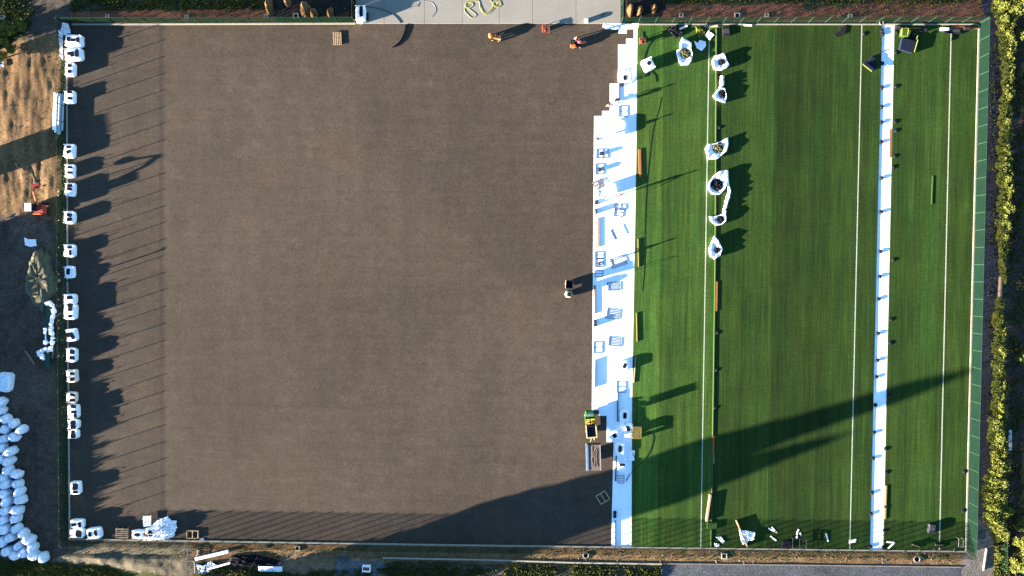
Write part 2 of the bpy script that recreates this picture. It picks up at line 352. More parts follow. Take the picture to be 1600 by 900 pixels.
# turf
def turf_material():
    global m, n, l, b, tc
    m = bpy.data.materials.new("artificial_turf"); m.use_nodes = True; n = m.node_tree.nodes; l = m.node_tree.links; b = n["Principled BSDF"]
    b.inputs["Roughness"].default_value = .9; b.inputs["Specular IOR Level"].default_value = .1
    tc = n.new("ShaderNodeTexCoord"); sx = n.new("ShaderNodeSeparateXYZ"); l.new(tc.outputs["Object"], sx.inputs[0])
    d = n.new("ShaderNodeMath"); d.operation = 'MULTIPLY_ADD'; d.inputs[1].default_value = 1/3.92; d.inputs[2].default_value = 10.63; l.new(sx.outputs[0], d.inputs[0])
    fl = n.new("ShaderNodeMath"); fl.operation = 'FLOOR'; l.new(d.outputs[0], fl.inputs[0]); wn = n.new("ShaderNodeTexWhiteNoise"); wn.noise_dimensions = '1D'; l.new(fl.outputs[0], wn.inputs["W"])
    fr = n.new("ShaderNodeMath"); fr.operation = 'FRACT'; l.new(d.outputs[0], fr.inputs[0])
    f = rng(wn.outputs[0], .80, 1.20, 0, 1)
    f = mul(f, rng(nznode(1, 3, (1.1,.02,1)).outputs[0], .80, 1.20)); f = mul(f, rng(nznode(1, 2, (4.0,.12,1)).outputs[0], .72, 1.28))
    f = mul(f, rng(nznode(1, 2, (.3,3.5,1)).outputs[0], .95, 1.05)); f = mul(f, rng(nznode(.14, 5, None, .65).outputs[0], .84, 1.24)); f = mul(f, rng(nznode(4.5, 3, None, .85).outputs[0], .60, 1.40))
    f = mul(f, rng(fr.outputs[0], .72, 1.0, .0, .02)); f = mul(f, rng(fr.outputs[0], 1.0, 1.18, .985, .99))
    mx = n.new("ShaderNodeMix"); mx.data_type = 'RGBA'; mx.inputs["A"].default_value = (.0116,.0330,.0056,1); mx.inputs["B"].default_value = (.0195,.0385,.0058,1)
    l.new(rng(nznode(.5, 4, (1,.15,1)).outputs[0], 0, 1), mx.inputs["Factor"])
    # the pile of the outer rolls leans the other way and reads paler
    for (xa, hi) in ((P(1031,450).x,1.20),(P(1120,450).x,1.14),(P(1158.5,450).x,1.30),(P(1210,450).x,1.10),(P(1296,450).x,.84),(P(1440,450).x,.90)): f = mul(f, rng(sx.outputs[0], hi, 1.0, xa-.03, xa+.03))
    vm = n.new("ShaderNodeVectorMath"); vm.operation = 'SCALE'; l.new(mx.outputs["Result"], vm.inputs[0]); l.new(f, vm.inputs["Scale"]); l.new(vm.outputs[0], b.inputs["Base Color"])
    bp = n.new("ShaderNodeBump"); bp.inputs["Strength"].default_value = .3; bp.inputs["Distance"].default_value = .02; l.new(nznode(7, 2).outputs[0], bp.inputs["Height"]); l.new(bp.outputs[0], b.inputs["Normal"])
    return m
M['turf'] = turf_material()
prism([(998.5,37),(1120.5,37),(1119,300),(1114,700),(1111.5,860),(987.5,859),(988.5,600),(991.5,430),(994.5,260),(996.5,45)], GZ-.01, TZ, "turf", M['turf'])
prism([(1124,37),(1378.5,36),(1359.5,861),(1115,860),(1117.5,700),(1122.5,300)], GZ-.01, TZ, "turf", M['turf'])
prism([(1398.5,36.5),(1528,36),(1508,861),(1381,861)], GZ-.01, TZ, "turf", M['turf'])
M['line'] = mat('white_turf_line', (.28,.31,.26), .9, .2, 6)
def strip(x0, y0, x1, y1, wpx, z, name, m, h=.004):
    return prism([(x0-wpx/2,y0),(x0+wpx/2,y0),(x1+wpx/2,y1),(x1-wpx/2,y1)], z-.02, z+h, name, m)
for a in ((1108.5,44,1095,860,1.4),(1347,37,1328,861,1.4),(1486.5,50,1468,861,1.6)): strip(*a, TZ, "pitch_line", M['line'])
# folded seam edge (lime ridge) and kerbs
mb = MB(); mb.tube([P(x, y, TZ+.01) for x, y in ((1119.5,45),(1118.6,200),(1117.8,400),(1115,600),(1111,855))], .11, 6)
tag(mb.build("turf_edge", M['turf_top']), 'raised green edge of turf along the narrow open seam', 'turf edge')
M['lineseam'] = M['lime']
def kerb(pts, wpx, z=0.0):
    mb = MB()
    for (x0,y0),(x1,y1) in zip(pts, pts[1:]):
        a, b_ = P(x0,y0), P(x1,y1); d = (b_-a); L = d.length; d.normalize(); nrm = Vector((-d.y, d.x, 0))*(wpx/PPM/2)
        k = max(1, round(L/1.0)); 
        for i in range(k):
            p0 = a+d*(L*i/k+.008); p1 = a+d*(L*(i+1)/k-.008); j = rnd.uniform(-.006,.006)
            mb.rings([[(q.x, q.y, zz) for q in (p0-nrm, p1-nrm, p1+nrm, p0+nrm)] for zz in (-.24, z+j)])
    o = mb.build("kerb", M['kerb']); o['kind'] = 'structure'
kerb([(103.5,38),(105,450),(108.5,843)], 2.0); kerb([(106.5,842.5),(700,852),(1510,862)], 2.2)
kerb([(112,38),(555,36.5)], 2.2); kerb([(998,38),(1529,38)], 2.0, -.02); kerb([(1530,39),(1509.5,861)], 2.4)
# concrete apron at the top
m = bpy.data.materials.new("apron_concrete"); m.use_nodes = True; n = m.node_tree.nodes; l = m.node_tree.links; b = n["Principled BSDF"]; b.inputs["Roughness"].default_value = .85
tc = n.new("ShaderNodeTexCoord"); vm = n.new("ShaderNodeVectorMath"); vm.operation = 'SCALE'; vm.inputs[0].default_value = (.150,.148,.130)
l.new(mul(rng(nznode(.25,4).outputs[0], .9, 1.1), rng(nznode(3,5).outputs[0], .92, 1.08)), vm.inputs["Scale"]); l.new(vm.outputs[0], b.inputs["Base Color"]); M['apron'] = m
mb = MB(); cuts = [556, 600, 663, 722, 780, 832, 900, 970]
for i, (a, b_) in enumerate(zip(cuts, cuts[1:])):
    for (t0, t1) in ((-330,-190),(-189.4,-60),(-59.4,36.6)):
        pts = [P(a+.25,t0), P(b_-.25,t0), P(b_-.25,t1), P(a+.25,t1)]; mb.rings([[(p.x,p.y,z) for p in pts] for z in (-.22, -.005)])
o = mb.build("concrete_apron", M['apron']); o['kind'] = 'structure'
prism([(556,-330),(970,-330),(970,36),(556,36)], -.215, -.03, "apron_joint", M['concrete'])
# bottom kerb / low wall lines and slab
def lowwall(pts, wd, h, label, m='concrete'):
    mb = MB()
    for (x0,y0),(x1,y1) in zip(pts, pts[1:]):
        a, b_ = P(x0,y0), P(x1,y1); c = (a+b_)/2; d = b_-a; mb.box((c.x,c.y,h/2-.1), (d.length,wd,h+.2), math.atan2(d.y,d.x))
    o = mb.build("low_wall", M[m], None); return tag(o, label, 'low wall')
lowwall([(598,871.5),(760,874.5),(900,879),(1034,881)], .22, .12, 'pale concrete edging along the verge below the brown base', 'kerb')
lowwall([(1036,880.5),(1270,883),(1502,886)], .16, .07, 'thin concrete edging between orange soil and grey path')
lowwall([(1541,857),(1536,891)], .14, .18, 'short sunlit concrete wall beside the slab in the lower right corner', 'kerb')

# ---------------------------------------------------------------- fences
def fence(name, label, pts, H, net, spacing=2.42, rail=True, postr=.05, postm='galvgreen'):
    a0 = P(*pts[0]); t = thing(name, label, 'fence', (a0.x, a0.y, -.05))
    segs = []
    for p, q in zip(pts, pts[1:]): segs.append((P(*p)-a0, P(*q)-a0))
    nb = MB(); rb = MB(); first = None; cnt = 0
    for (a, b_) in segs:
        L = (b_-a).length; k = max(1, round(L/spacing)); d = (b_-a)/k
        bot = []; 
        for i in range(k): 
            p, q = a+d*i, a+d*(i+1)
            o = len(nb.v); nb.v += [(p.x,p.y,.04),(q.x,q.y,.04),(q.x,q.y,H),(p.x,p.y,H)]; nb.f.append((o,o+1,o+2,o+3))
        rb.tube([(a.x,a.y,H),(b_.x,b_.y,H)], .012, 4); rb.tube([(a.x,a.y,.06),(b_.x,b_.y,.06)], .012, 4)
        for i in range(k+1):
            p = a+d*i
            if first is None:
                m_ = MB(); m_.tube([(0,0,0),(0,0,H+.05)], postr, 6); m_.box((0,0,H+.06), (postr*2.6,postr*2.6,.03)); first = m_.build("post", M['post'], t); first.location = (p.x,p.y,0)
            elif i > 0 or cnt == 0:
                c = first.copy(); C.objects.link(c); c.parent = t; c.location = (p.x,p.y,0)
            cnt += 1
    nb.build("net", net, t)
    if rail: rb.build("rail", M['post'], t)
    return t
M['post'] = mat('green_grey_post', (.014,.036,.022), .7, .1, 4)
FH = 2.0
fence("mesh_fence", "open wire mesh fence on thin posts along the left edge of the base", [(102,36),(103.5,450),(106.5,844)], FH, M['net_wire'])
fence("net_fence", "green netted fence along the top edge left of the concrete apron", [(100,35.5),(555,34.5)], FH, M['net_dense'])
fence("net_fence", "green netted fence along the top edge of the turf", [(971,35),(1531,34.5)], FH, M['net_dense'])
fence("net_fence", "long green netted fence down the right edge of the turf", [(1532,36),(1512,864)], FH, M['net_dense'])
fence("net_fence", "thin green netted fence running along the whole bottom edge", [(108,846),(700,855),(1510,865)], FH, M['net_half'])
fence("mesh_fence", "green fence return at the left side of the concrete apron", [(555,-120),(555,34)], FH, M['net_half'])
fence("mesh_fence", "green fence return at the right side of the concrete apron", [(971,-120),(971,34)], FH, M['net_half'])
fence("mesh_fence", "thin green garden fence round the plot in the lower right corner", [(1548,818),(1563,824),(1562,886),(1590,878),(1640,870)], 1.6, M['net_wire'], postr=.05)
mb = MB(); mb.tube([(0,0,-.1),(0,0,1.95),(0,.12,2.02)], .09, 8); mb.box((0,.1,2.04),(.25,.4,.06)); q_ = P(107,439,0)
single(mb, "steel_post", M['post'], 'thick dark post standing inside the left kerb, its long shadow crossing the base', 'post', (q_.x,q_.y,-.1))
# brace wires behind the left fence
bra = None
for i, y in enumerate((300, 306, 345, 387, 428, 468, 500, 512, 555)):
    mb = MB(); a = P(103, y, 0); mb.tube([(0,0,1.4),(-1.1,0,-.02)], .03, 5); mb.tube([(-1.1,-.2,.02),(-1.1,.2,.02)], .03, 5)
    single(mb, "brace", M['wood'], nth(i+1)+' slanted timber brace from the top behind the left mesh fence', 'brace', (a.x-.05, a.y, 0), 'braces behind the left fence')

# ---------------------------------------------------------------- bulk bags along the left and bottom edge
def bulk_bag(x0, y0, x1, y1, h, marks, label, group=None, m='plastic_white', z0=GZ, rz=0.0, loops=True):
    cx, cy = (x0+x1)/2, (y0+y1)/2; c = P(cx, cy, z0+h); k = FPX/(CAM_LOC.z-h); wx, wy = (x1-x0)/k, (y1-y0)/k
    t = thing("bulk_bag", label, 'bulk bag', (c.x, c.y, z0), rz, group)
    rg = random.Random(int(x0*7+y0)); mb = MB()
    mb.superlathe(wx, wy, [(.90,0),(.95,h*.15),(.98,h*.5),(.96,h*.85),(.90,h*.97),(.6,h*1.02),(.25,h*1.0)], 28, rg.uniform(3.4,6), .035, rg=rg)
    mb.build("body", M[m], t, smooth=True)
    for (u, v, a, b_, *r) in marks:
        mb = MB(); mb.superlathe(a/k*1.25, b_/k*1.2, [(1,-.1),(1,.035),(.85,.05),(.3,.04)], 14, 4.5, .07, rg=rg)
        o = mb.build("opening", M['rubber'], t); o.location = (u*wx/2, v*wy/2, h*1.0+.0); o.rotation_euler = (0,0,(r[0] if r else rg.uniform(-.15,.15)))
    if loops:
        for sx, sy in ((-1,-1),(1,-1),(1,1),(-1,1)):
            mb = MB(); q = [(0,0,0),(.0,.02,.17),(.02,.10,rg.uniform(.18,.34)),(0,.18,.17),(0,.2,-.02)]; mb.tube([(a*1, b_-.1, c_) for a,b_,c_ in q], .028, 4)
            o = mb.build("loop", M[m], t); o.location = (sx*wx*.42, sy*wy*.40, h*.93); o.rotation_euler = (0,0,rg.uniform(0,3))
    return t
V2 = [(.1,.40,6,3.2),(.1,-.30,6,3.2)]
G1 = 'bulk bags standing along the left kerb'
left = [(100,53,128,73,.85,[(-.5,.15,4.5,6),(.55,.1,4.5,7),(.02,.05,6,4)]),(100,74,128,95,.85,[(-.45,.1,5,4),(-.1,.0,5,7),(.45,.1,5,10)]),
 (101,97,116.5,119,.7,[(0,.5,5,4),(0,-.35,5,4)]),(100,141,116.5,162,.65,[(.1,.72,7,3.5),(.1,-.2,6,3.5)]),
 (99,224,115.5,247,.75,[(0,.5,6,3.5),(0,-.1,6,4,.5)]),(101,256,116,278,.6,[(.1,.5,7,3.2),(.1,-.25,7,3.2)]),(101,285,116,307,.7,[(0,.55,7,4),(0,.05,7,4)]),
 (99,329,116,350,.75,[(.1,.35,7,5),(.15,-.3,7,5)]),(99,381,116.5,402,.7,[(.1,.5,6,4),(.25,-.3,3,8)]),(100,415,116.5,435.5,.5,[(-.2,.1,4.5,8)]),
 (99,459,117,476,.85,[(.1,.3,8,5)]),(99,474,118,500,.85,[(.1,.75,7,5),(.1,.3,6,5),(.15,-.55,5,4)]),(103,513,119,534,.75,[(-.65,.1,4,7),(.2,-.1,5,10,.4)],.12),
 (103,543,118,567,.85,[(.3,.45,6,6),(.3,-.35,7,5)]),(103,577,119.5,598,.75,[(.2,.35,6,4),(.15,-.5,6,5)]),(103,612,119,631,.65,[(.3,.5,7,4),(.3,-.4,7,4)]),
 (105,631.5,121,655,.9,[(.3,.7,7,5),(.3,-.05,7,4),(.55,-.6,4,7)]),(105,655.5,122,671,.85,[(.1,.4,7,5),(.1,-.45,7,6)]),(106,671.5,121,686,.8,[(.1,.4,5,6),(.1,-.35,7,6)]),
 (109,752,124.5,773.5,.8,[(-.1,.2,5,9),(.3,.2,5,9),(.1,-.6,7,4)]),(109,812,130,826.5,.8,[(-.45,-.1,6,4),(.5,-.1,4,8)]),(108,826.5,131,841.5,.8,[(.3,0,8,9)])]
for i, a in enumerate(left):
    cm = 'cream' if i in (14,15) else 'plastic_white'
    extra = {14:'cream-tinted ',15:'cream-tinted '}.get(i, '')
    bulk_bag(*a[:6], extra+'white bulk bag, '+nth(i+1)+' from the top along the left kerb, dark openings on top', G1, cm, rz=(a[6] if len(a) > 6 else rnd.uniform(-.07,.07)))
bulk_bag(134,825,158,843,.75,[(-.5,0,4,7),(.3,.1,4,8)], 'white bulk bag on the bottom kerb just right of the lower left corner', None, rz=.12)
bulk_bag(205,828,226,843,.6,[(-.15,0,7,4)], 'white bulk bag right of the pallet on the bottom kerb', None)
bulk_bag(226,828,243,843,.6,[(.1,.3,6,8,.3)], 'white bulk bag squeezed beside the crumpled wrap heap on the bottom kerb', None)
bulk_bag(555,7,571,34,1.0,[(.15,.2,4.5,14)], 'white bulk bag on the concrete apron at its left end', None, z0=0)

bulk_bag(-6,582,15,614,1.2,[], 'large pale plain bag cut by the left picture edge above the pile', None, 'bagw', z0=-.05, rz=-.15)
# pile of filled bags, lower left
GP = 'pile of filled white bags in the lower left corner'
pile = [(2,628),(1,641),(10,655),(21,662),(8,671),(34,671),(22,683),(6,686),(17,705),(3,700),(15,720),(2,717),(13,735),(26,741),(5,746),(27,756),(9,757),(30,768),(8,771),(32,781),(12,783),
        (27,797),(9,798),(25,810),(6,812),(25,826),(8,826),(36,834),(16,840),(4,846),(46,843),(29,853),(51,856),(12,861),(37,864),(24,867),(53,867),(67,871),(-8,650),(-10,690),(-12,730),(-10,770),(-12,810),(-10,850),(-22,670),(-24,750),(-24,830)]
protos = []
def round_bag(rg):
    t = thing("filled_bag", 'x', 'filled bag', (0,0,0), 0, GP); h = rg.uniform(1.35, 1.6)
    mb = MB(); mb.superlathe(1.3, 1.15, [(.8,0),(1.0,h*.15),(1.03,h*.45),(.96,h*.72),(.82,h*.88),(.5,h*.97),(.2,h*1.0)], 24, 3.1, .06, rg=rg, shear=(rg.uniform(-.05,.05), rg.uniform(-.05,.05)))
    mb.build("body", M['bagw'], t, smooth=True)
    mb = MB(); mb.superlathe(.34, .30, [(.6,h*.96),(.45,h*1.02),(1.0,h*1.08),(.9,h*1.12),(.2,h*1.1)], 12, 2.2, .15, rg=rg, c=(0,0,0)); mb.build("tied_neck", M['plastic_white'], t, smooth=True)
    mb = MB()
    for s_ in (-1,1): mb.tube([(s_*.38,-.2,h*.88),(s_*.42,-.1,h*1.06),(s_*.42,.1,h*1.06),(s_*.38,.2,h*.88)], .022, 4)
    mb.build("loop", M['plastic_white'], t)
    return t
for i, (x, y) in enumerate(pile):
    c = P(x, y, .75); lab = nth(i+1)+' filled white bag of the lower left pile, counted from its top end down'
    if len(protos) < 6:
        t = round_bag(random.Random(i)); t.location = (c.x, c.y, -.05); t.rotation_euler = (0,0,rnd.uniform(0,6)); t['label'] = lab; protos.append(t)
    else: copy_tree(protos[i % 6], (c.x, c.y, -.05), rnd.uniform(0,6), lab, (rnd.uniform(.98,1.15), rnd.uniform(.95,1.12), rnd.uniform(.9,1.2)))

# ---------------------------------------------------------------- sheets, heaps and open bags
def crumple(poly, z, amp, name, m, label, cat, group=None, rings=7, thick=.03, parent=None, seed=1, dome=0.0, lift=0.02):
    rg = random.Random(seed); c0 = P(sum(p[0] for p in poly)/len(poly), sum(p[1] for p in poly)/len(poly), z)
    pts = []
    for i, p in enumerate(poly):
        q = poly[(i+1) % len(poly)]; k = max(1, int(math.hypot(q[0]-p[0], q[1]-p[1])/2.0))
        for j in range(k): pts.append(P(p[0]+(q[0]-p[0])*j/k, p[1]+(q[1]-p[1])*j/k, z)-c0)
    mb = MB(); n_ = len(pts); rr = []
    for r in range(rings):
        s_ = 1-r/rings
        rr.append([(p.x*s_*(1+rg.uniform(-.03,.03)), p.y*s_*(1+rg.uniform(-.03,.03)), lift + (rg.random()**1.5)*amp + dome*(1-s_*s_)) for p in pts])
    mb.rings(rr, False, True)
    o = mb.build(name, M[m], parent, (c0.x, c0.y, z) if parent is None else None)
    s = o.modifiers.new('thickness', 'SOLIDIFY'); s.thickness = thick; s.offset = -1
    if parent is None: tag(o, label, cat, group)
    return o
def open_bag(poly, cc, cr, h, label, contents='rubber', seed=1, tail=None, group='torn open bags of turf scrap'):
    rg = random.Random(seed); c0 = P(cc[0], cc[1], 0); t = thing("open_bag", label, 'open bag', (c0.x, c0.y, TZ), 0, group)
    pts = []
    for i, p in enumerate(poly):
        q = poly[(i+1) % len(poly)]; k = max(1, int(math.hypot(q[0]-p[0], q[1]-p[1])/2.2))
        for j in range(k): v = P(p[0]+(q[0]-p[0])*j/k, p[1]+(q[1]-p[1])*j/k, h)-c0; pts.append(Vector((v.x, v.y, 0)))
    ph = [(rg.uniform(0,6.28), k_, rg.uniform(.03,.08)) for k_ in (1,2,3,5,7)]; n_p = len(pts)
    def wv(i, o=0.0): return 1+sum(a_*math.sin(6.2832*k_*i/n_p+p_+o) for p_, k_, a_ in ph)
    hh = [h*wv(i) for i in range(n_p)]; mb = MB(); R_ = cr*1.18/PPM
    def inner(p, rad): d = p.normalized(); return d*min(rad, p.length*.8)
    rings = [[(p.x*.90, p.y*.90, 0) for p in pts], [(p.x*.96, p.y*.96, z*.5) for p, z in zip(pts, hh)],
             [(p.x, p.y, z*.85) for p, z in zip(pts, hh)], [(p.x*.93, p.y*.93, z) for p, z in zip(pts, hh)]]
    for s_ in (.33, .66, 1.0):
        rings.append([((p*(1-s_)*.93+inner(p, R_)*s_).x, (p*(1-s_)*.93+inner(p, R_)*s_).y, z*(1-.35*s_)*wv(i_*2, s_*3)) for i_, (p, z) in enumerate(zip(pts, hh))])
    rings.append([(inner(p, R_*.8).x, inner(p, R_*.8).y, h*.35) for p in pts])
    mb.rings(rings); mb.build("bag", M['plastic_white'], t, smooth=True)
    mb = MB()
    for k in range(26):
        a = rg.uniform(0,6.28); r = rg.uniform(0,R_*.8); x, y = r*math.cos(a), r*math.sin(a); a2 = rg.uniform(0,6.28); L = rg.uniform(.15,.4)
        mb.tube([(x-L*math.cos(a2), y-L*math.sin(a2), h*rg.uniform(.5,.8)), (x, y, h*rg.uniform(.7,1.05)), (x+L*math.cos(a2+.5), y+L*math.sin(a2+.5), h*rg.uniform(.5,.8))], rg.uniform(.035,.08), 4)
    mb.superlathe(R_*2, R_*2, [(1,h*.35),(.9,h*.6),(.5,h*.75)], 14, 2, .15, rg=rg)
    mb.build("scrap", M[contents], t)
    if contents == 'olive':
        mb = MB()
        for k in range(9):
            a = rg.uniform(0,6.28); r = rg.uniform(0,R_*.7); x, y = r*math.cos(a), r*math.sin(a); a2 = rg.uniform(0,6.28)
            mb.tube([(x, y, h*.95), (x+.2*math.cos(a2), y+.2*math.sin(a2), h*1.1), (x+.35*math.cos(a2+.8), y+.35*math.sin(a2+.8), h*.9)], .035, 4)
        mb.build("strip", M['scrap_pale'], t)
    if tail:
        mb = MB(); pp = [P(x, y, h*.6)-c0 for x, y in tail]; path = []
        for a, b_ in zip(pp, pp[1:]):
            for j in range(4): q = a.lerp(b_, j/4); path.append((q.x+rg.uniform(-.05,.05), q.y+rg.uniform(-.05,.05), h*rg.uniform(.3,.7)))
        path.append((pp[-1].x, pp[-1].y, h*.4)); mb.tube(path, [rg.uniform(.16,.34) for _ in path], 7); mb.build("flap", M['plastic_white'], t)
    return t
open_bag([(1066,58),(1074,62),(1081,66),(1080,76),(1083,84),(1081,95),(1076,101),(1064,101),(1060,94),(1057,83),(1058,78),(1063,76),(1063,66)], (1070,84), 7.5, .5, 'large torn white bag full of olive and black turf scrap near the top line', 'olive', 3)
open_bag([(1131,82),(1134,88),(1140,101),(1136,106),(1127,110),(1116,108),(1113,100),(1113,94),(1117,87),(1124,85)], (1126,98), 4, .5, 'torn white bag topmost on the open seam with a pointed right corner', 'rubber', 4)
open_bag([(1127,133),(1133,138),(1136,150),(1134,161),(1126,158),(1118,155),(1114,150),(1120,142)], (1128,147), 5.5, .45, 'torn white bag with a thin neck pointing up, second down the seam', 'rubber', 5, [(1126,139),(1128,130),(1129,120)])
open_bag([(1138,214),(1139,224),(1136,236),(1122,248),(1106,249),(1102,232),(1106,225),(1117,224),(1128,220)], (1121,231), 8, .45, 'torn white bag lying over the white line full of dark turf strips', 'olive', 6)
open_bag([(1138,265),(1139,280),(1134,294),(1125,304),(1113,303),(1106,295),(1108,285),(1115,275),(1125,267)], (1119,289), 8.5, .5, 'torn white bag with long twisted plastic trailing down from it', 'rubber', 7, [(1137,281),(1140,300),(1136,315),(1132,328),(1133,334)])
open_bag([(1134,332),(1135,345),(1128,351),(1119,352),(1111,346),(1108,338),(1116,338),(1124,336)], (1125,343), 5, .42, 'small torn white bag at the lower end of the twisted plastic trail', 'rubber', 8)
open_bag([(1116,368),(1122,374),(1130,389),(1126,400),(1116,405),(1109,400),(1108,388),(1112,378)], (1119,391), 3.2, .55, 'pear-shaped white bag lowest of the bags on the seam', 'rubber', 9)
bulk_bag(1004.5,90,1022,110,1.0,[(.15,.1,5,5,.6)], 'white square bulk bag turned askew on the turf near the underlay', None, rz=.42, z0=TZ)
for i, (pl, m_, lab) in enumerate([
    ([(1107,48),(1115.5,55),(1108.5,63),(1101,56)], 'plastic_white', 'white square sheet lying turned on the top end of the line'),
    ([(1084,64),(1088,70),(1093,63),(1102,65),(1103,72),(1096,80),(1088,75)], 'plastic_white', 'crumpled pale sheet between the big torn bag and the line'),
    ([(1154,827.5),(1166,828),(1178,831),(1177,841),(1168,845),(1160,850),(1156,840)], 'plastic_white', 'crumpled white tarpaulin draped over a pole on the lower turf'),
    ([(1118,839),(1126,838),(1132,846),(1129,848.5),(1122,842)], 'plastic_white', 'thin bent white sheet on the turf above the bottom fence'),
    ([(1116,848),(1124,850),(1122,854),(1117,853)], 'plastic_white', 'little white scrap by the end of the open seam'),
    ([(983,704),(992,703.5),(991,719),(982,720)], 'plastic_white', 'white sheet lying over the right edge of the underlay'),
    ([(39,371),(45,374),(57,374),(58,384),(48,386),(40,383)], 'plastic_white', 'white sheet lying on the dark earth left of the fence'),
    ([(0,24),(6,23),(11,28),(6,32),(0,31)], 'bag_blue', 'small bluish plastic sheet in the grass at the upper left'),
    ([(0,95),(6,96),(7,104),(0,106)], 'bag_blue', 'small bluish plastic scrap at the left edge of the tan dirt')]):
    z = TZ if pl[0][0] > 990 else (UZ if pl[0][0] > 900 else -.03)
    crumple(pl, z, .10 if i != 2 else .3, "plastic_sheet", m_, lab, 'plastic sheet', None, seed=i, lift=.05 if i != 2 else .15)
crumple([(226,843),(224,826),(236,822),(247,812),(262,806),(270,812),(278,814),(277,824),(272,838),(262,842)], GZ, .45, "wrap_heap", 'plastic_white', 'big heap of crumpled white wrap on the bottom kerb', 'plastic heap', seed=33, rings=9, dome=.5)
crumple([(225,805),(238,804.5),(238,820),(226,822)], GZ, .06, "foam_sheet", 'plastic_white', 'flat white sheet sticking up beside the wrap heap', 'sheet', seed=34, lift=.3)
crumple([(101,38),(109,38),(111,45),(115,53),(101,56),(98,50)], GZ, .35, "plastic_sheet", 'plastic_white', 'crumpled plastic wrap in the upper left corner of the base', 'plastic sheet', seed=35, lift=.3)
crumple([(95,50),(101,52),(101,95),(97,90),(96,70)], -.03, .3, "plastic_sheet", 'plastic_white', 'white wrap draped outside the kerb beside the topmost bags', 'plastic sheet', seed=36, lift=.3)
crumple([(1041,45),(1050,40),(1058,44),(1066,50),(1064,56),(1056,60),(1048,54)], TZ, .25, "mesh_heap", 'black', 'heap of black netting against the top kerb', 'netting', seed=37, lift=.05)
crumple([(1086,42),(1096,42),(1101,50),(1098,57),(1092,60),(1088,52)], TZ, .18, "turf_scrap", 'lime', 'loose heap of light green turf scrap by the top kerb', 'turf scrap', seed=38, lift=.03)
crumple([(360,868),(400,866),(440,876),(442,885),(400,884),(365,886)], -.03, .25, "tarpaulin", 'black', 'long black tarpaulin lying in the bottom verge', 'tarpaulin', seed=39, dome=.2)
crumple([(306,880),(318,884),(330,876),(343,884),(326,893),(312,896)], -.03, .3, "plastic_sheet", 'bag_blue', 'bluish torn wrap beside the wire ladder frames at the bottom', 'plastic sheet', seed=40)
crumple([(312,842),(318,841),(320,846),(313,846)], GZ, .12, "plastic_sheet", 'bag_blue', 'small blue wrap by the wooden window frame at the bottom kerb', 'plastic sheet', seed=41)

# gravel heap and green roll on the left
def heap(cx, cy, rx, ry, h, name, m, label, seed, rz=0.0, n_=26, z0=-.06, cat='heap'):
    rg = random.Random(seed); c = P(cx, cy, h*.4); mb = MB(); rings = []; jj = .16 if name == 'gravel_heap' else .08; n_ = 44 if name == 'gravel_heap' else n_
    for (s_, z) in (((1.08,-.1),(1,0),(.93,.35),(.86,.7),(.72,.98),(.5,.9),(.2,.85)) if name == 'gravel_heap' else ((1.08,-.1),(1,0),(.85,.2),(.66,.5),(.45,.78),(.25,.95),(.08,1.0))):
        rings.append([(rx*s_*math.cos(q)*(1+.16*math.sin(3*q+seed)+rg.uniform(-jj,jj)), ry*s_*math.sin(q)*(1+.12*math.cos(2*q+seed)+rg.uniform(-jj,jj)), z*h*rg.uniform(.88-jj*.8,1.1)) for q in [6.2832*i/n_ for i in range(n_)]])
    mb.rings(rings); o = mb.build(name, M[m], None, (c.x, c.y, z0), True); o.rotation_euler = (0,0,rz); return tag(o, label, cat)
heap(62, 436, 2.2, 3.9, 1.15, "gravel_heap", 'grit', 'grey-green grit heap with a sunlit western rim beside the left fence', 3)
for i, (x, y, rx, ry, h) in enumerate(((986,14,.45,1.0,1.5),(1000,15,.5,.9,1.4),(1022,12,.45,.75,1.3),(475,12,.8,1.2,1.5),(489,19,.6,.7,1.2),(419,6,.6,1.3,1.5),(515,18,.5,.8,1.2),(448,3,.5,.6,1.4))):
    heap(x, y, rx, ry, h, "soil_heap", 'sand', ['tan soil heap right of the apron, leftmost of three','tan soil heap right of the apron, middle of three','tan soil heap right of the apron, rightmost of three',
        'largest tan soil heap above the fence left of the apron','low tan soil heap just right of the largest one','tall orange soil heap left of the dark ground above the fence','small brown soil heap beside the white apron bag','small soil heap cut by the top picture edge'][i], 5+i)
def rollthing(px0, py0, px1, py1, r, m, label, name="pipe", cat='pipe', z0=None, group=None):
    z = (r if z0 is None else z0); a, b_ = P(px0,py0,z), P(px1,py1,z); c = (a+b_)/2; mb = MB(); mb.tube([a-c, b_-c], r, 10)
    return single(mb, name, M[m], label, cat, c, group)
for i, (xa, xb, r, zz) in enumerate(((86.5,84,.17,.16),(91,88.5,.17,.16),(95.5,93,.17,.16),(99,97,.15,.16),(89,87,.16,.42),(94,91.5,.16,.42))):
    rollthing(xa, 145+i, xb, 203+(i*3) % 8, r, 'plastic_white' if i in (0,4) else 'sky_blue_pipe', nth(i+1)+' long pale plastic roll of the bundle outside the left fence', "plastic_roll", 'plastic roll', zz, 'bundle of long plastic rolls')
t = thing("wrapped_roll", 'long dark green roll in torn white wrap left of the fence', 'turf roll', P(76,520,0))
mb = MB(); a = P(76,478,.3)-P(76,520,0); b_ = P(74,572,.3)-P(76,520,0); mb.tube([(a.x,a.y,.3),(b_.x,b_.y,.3)], .34, 12); mb.build("roll", M['green_roll'] if 'green_roll' in M else mat('dark_green_roll', (.01,.05,.045), .7), t)
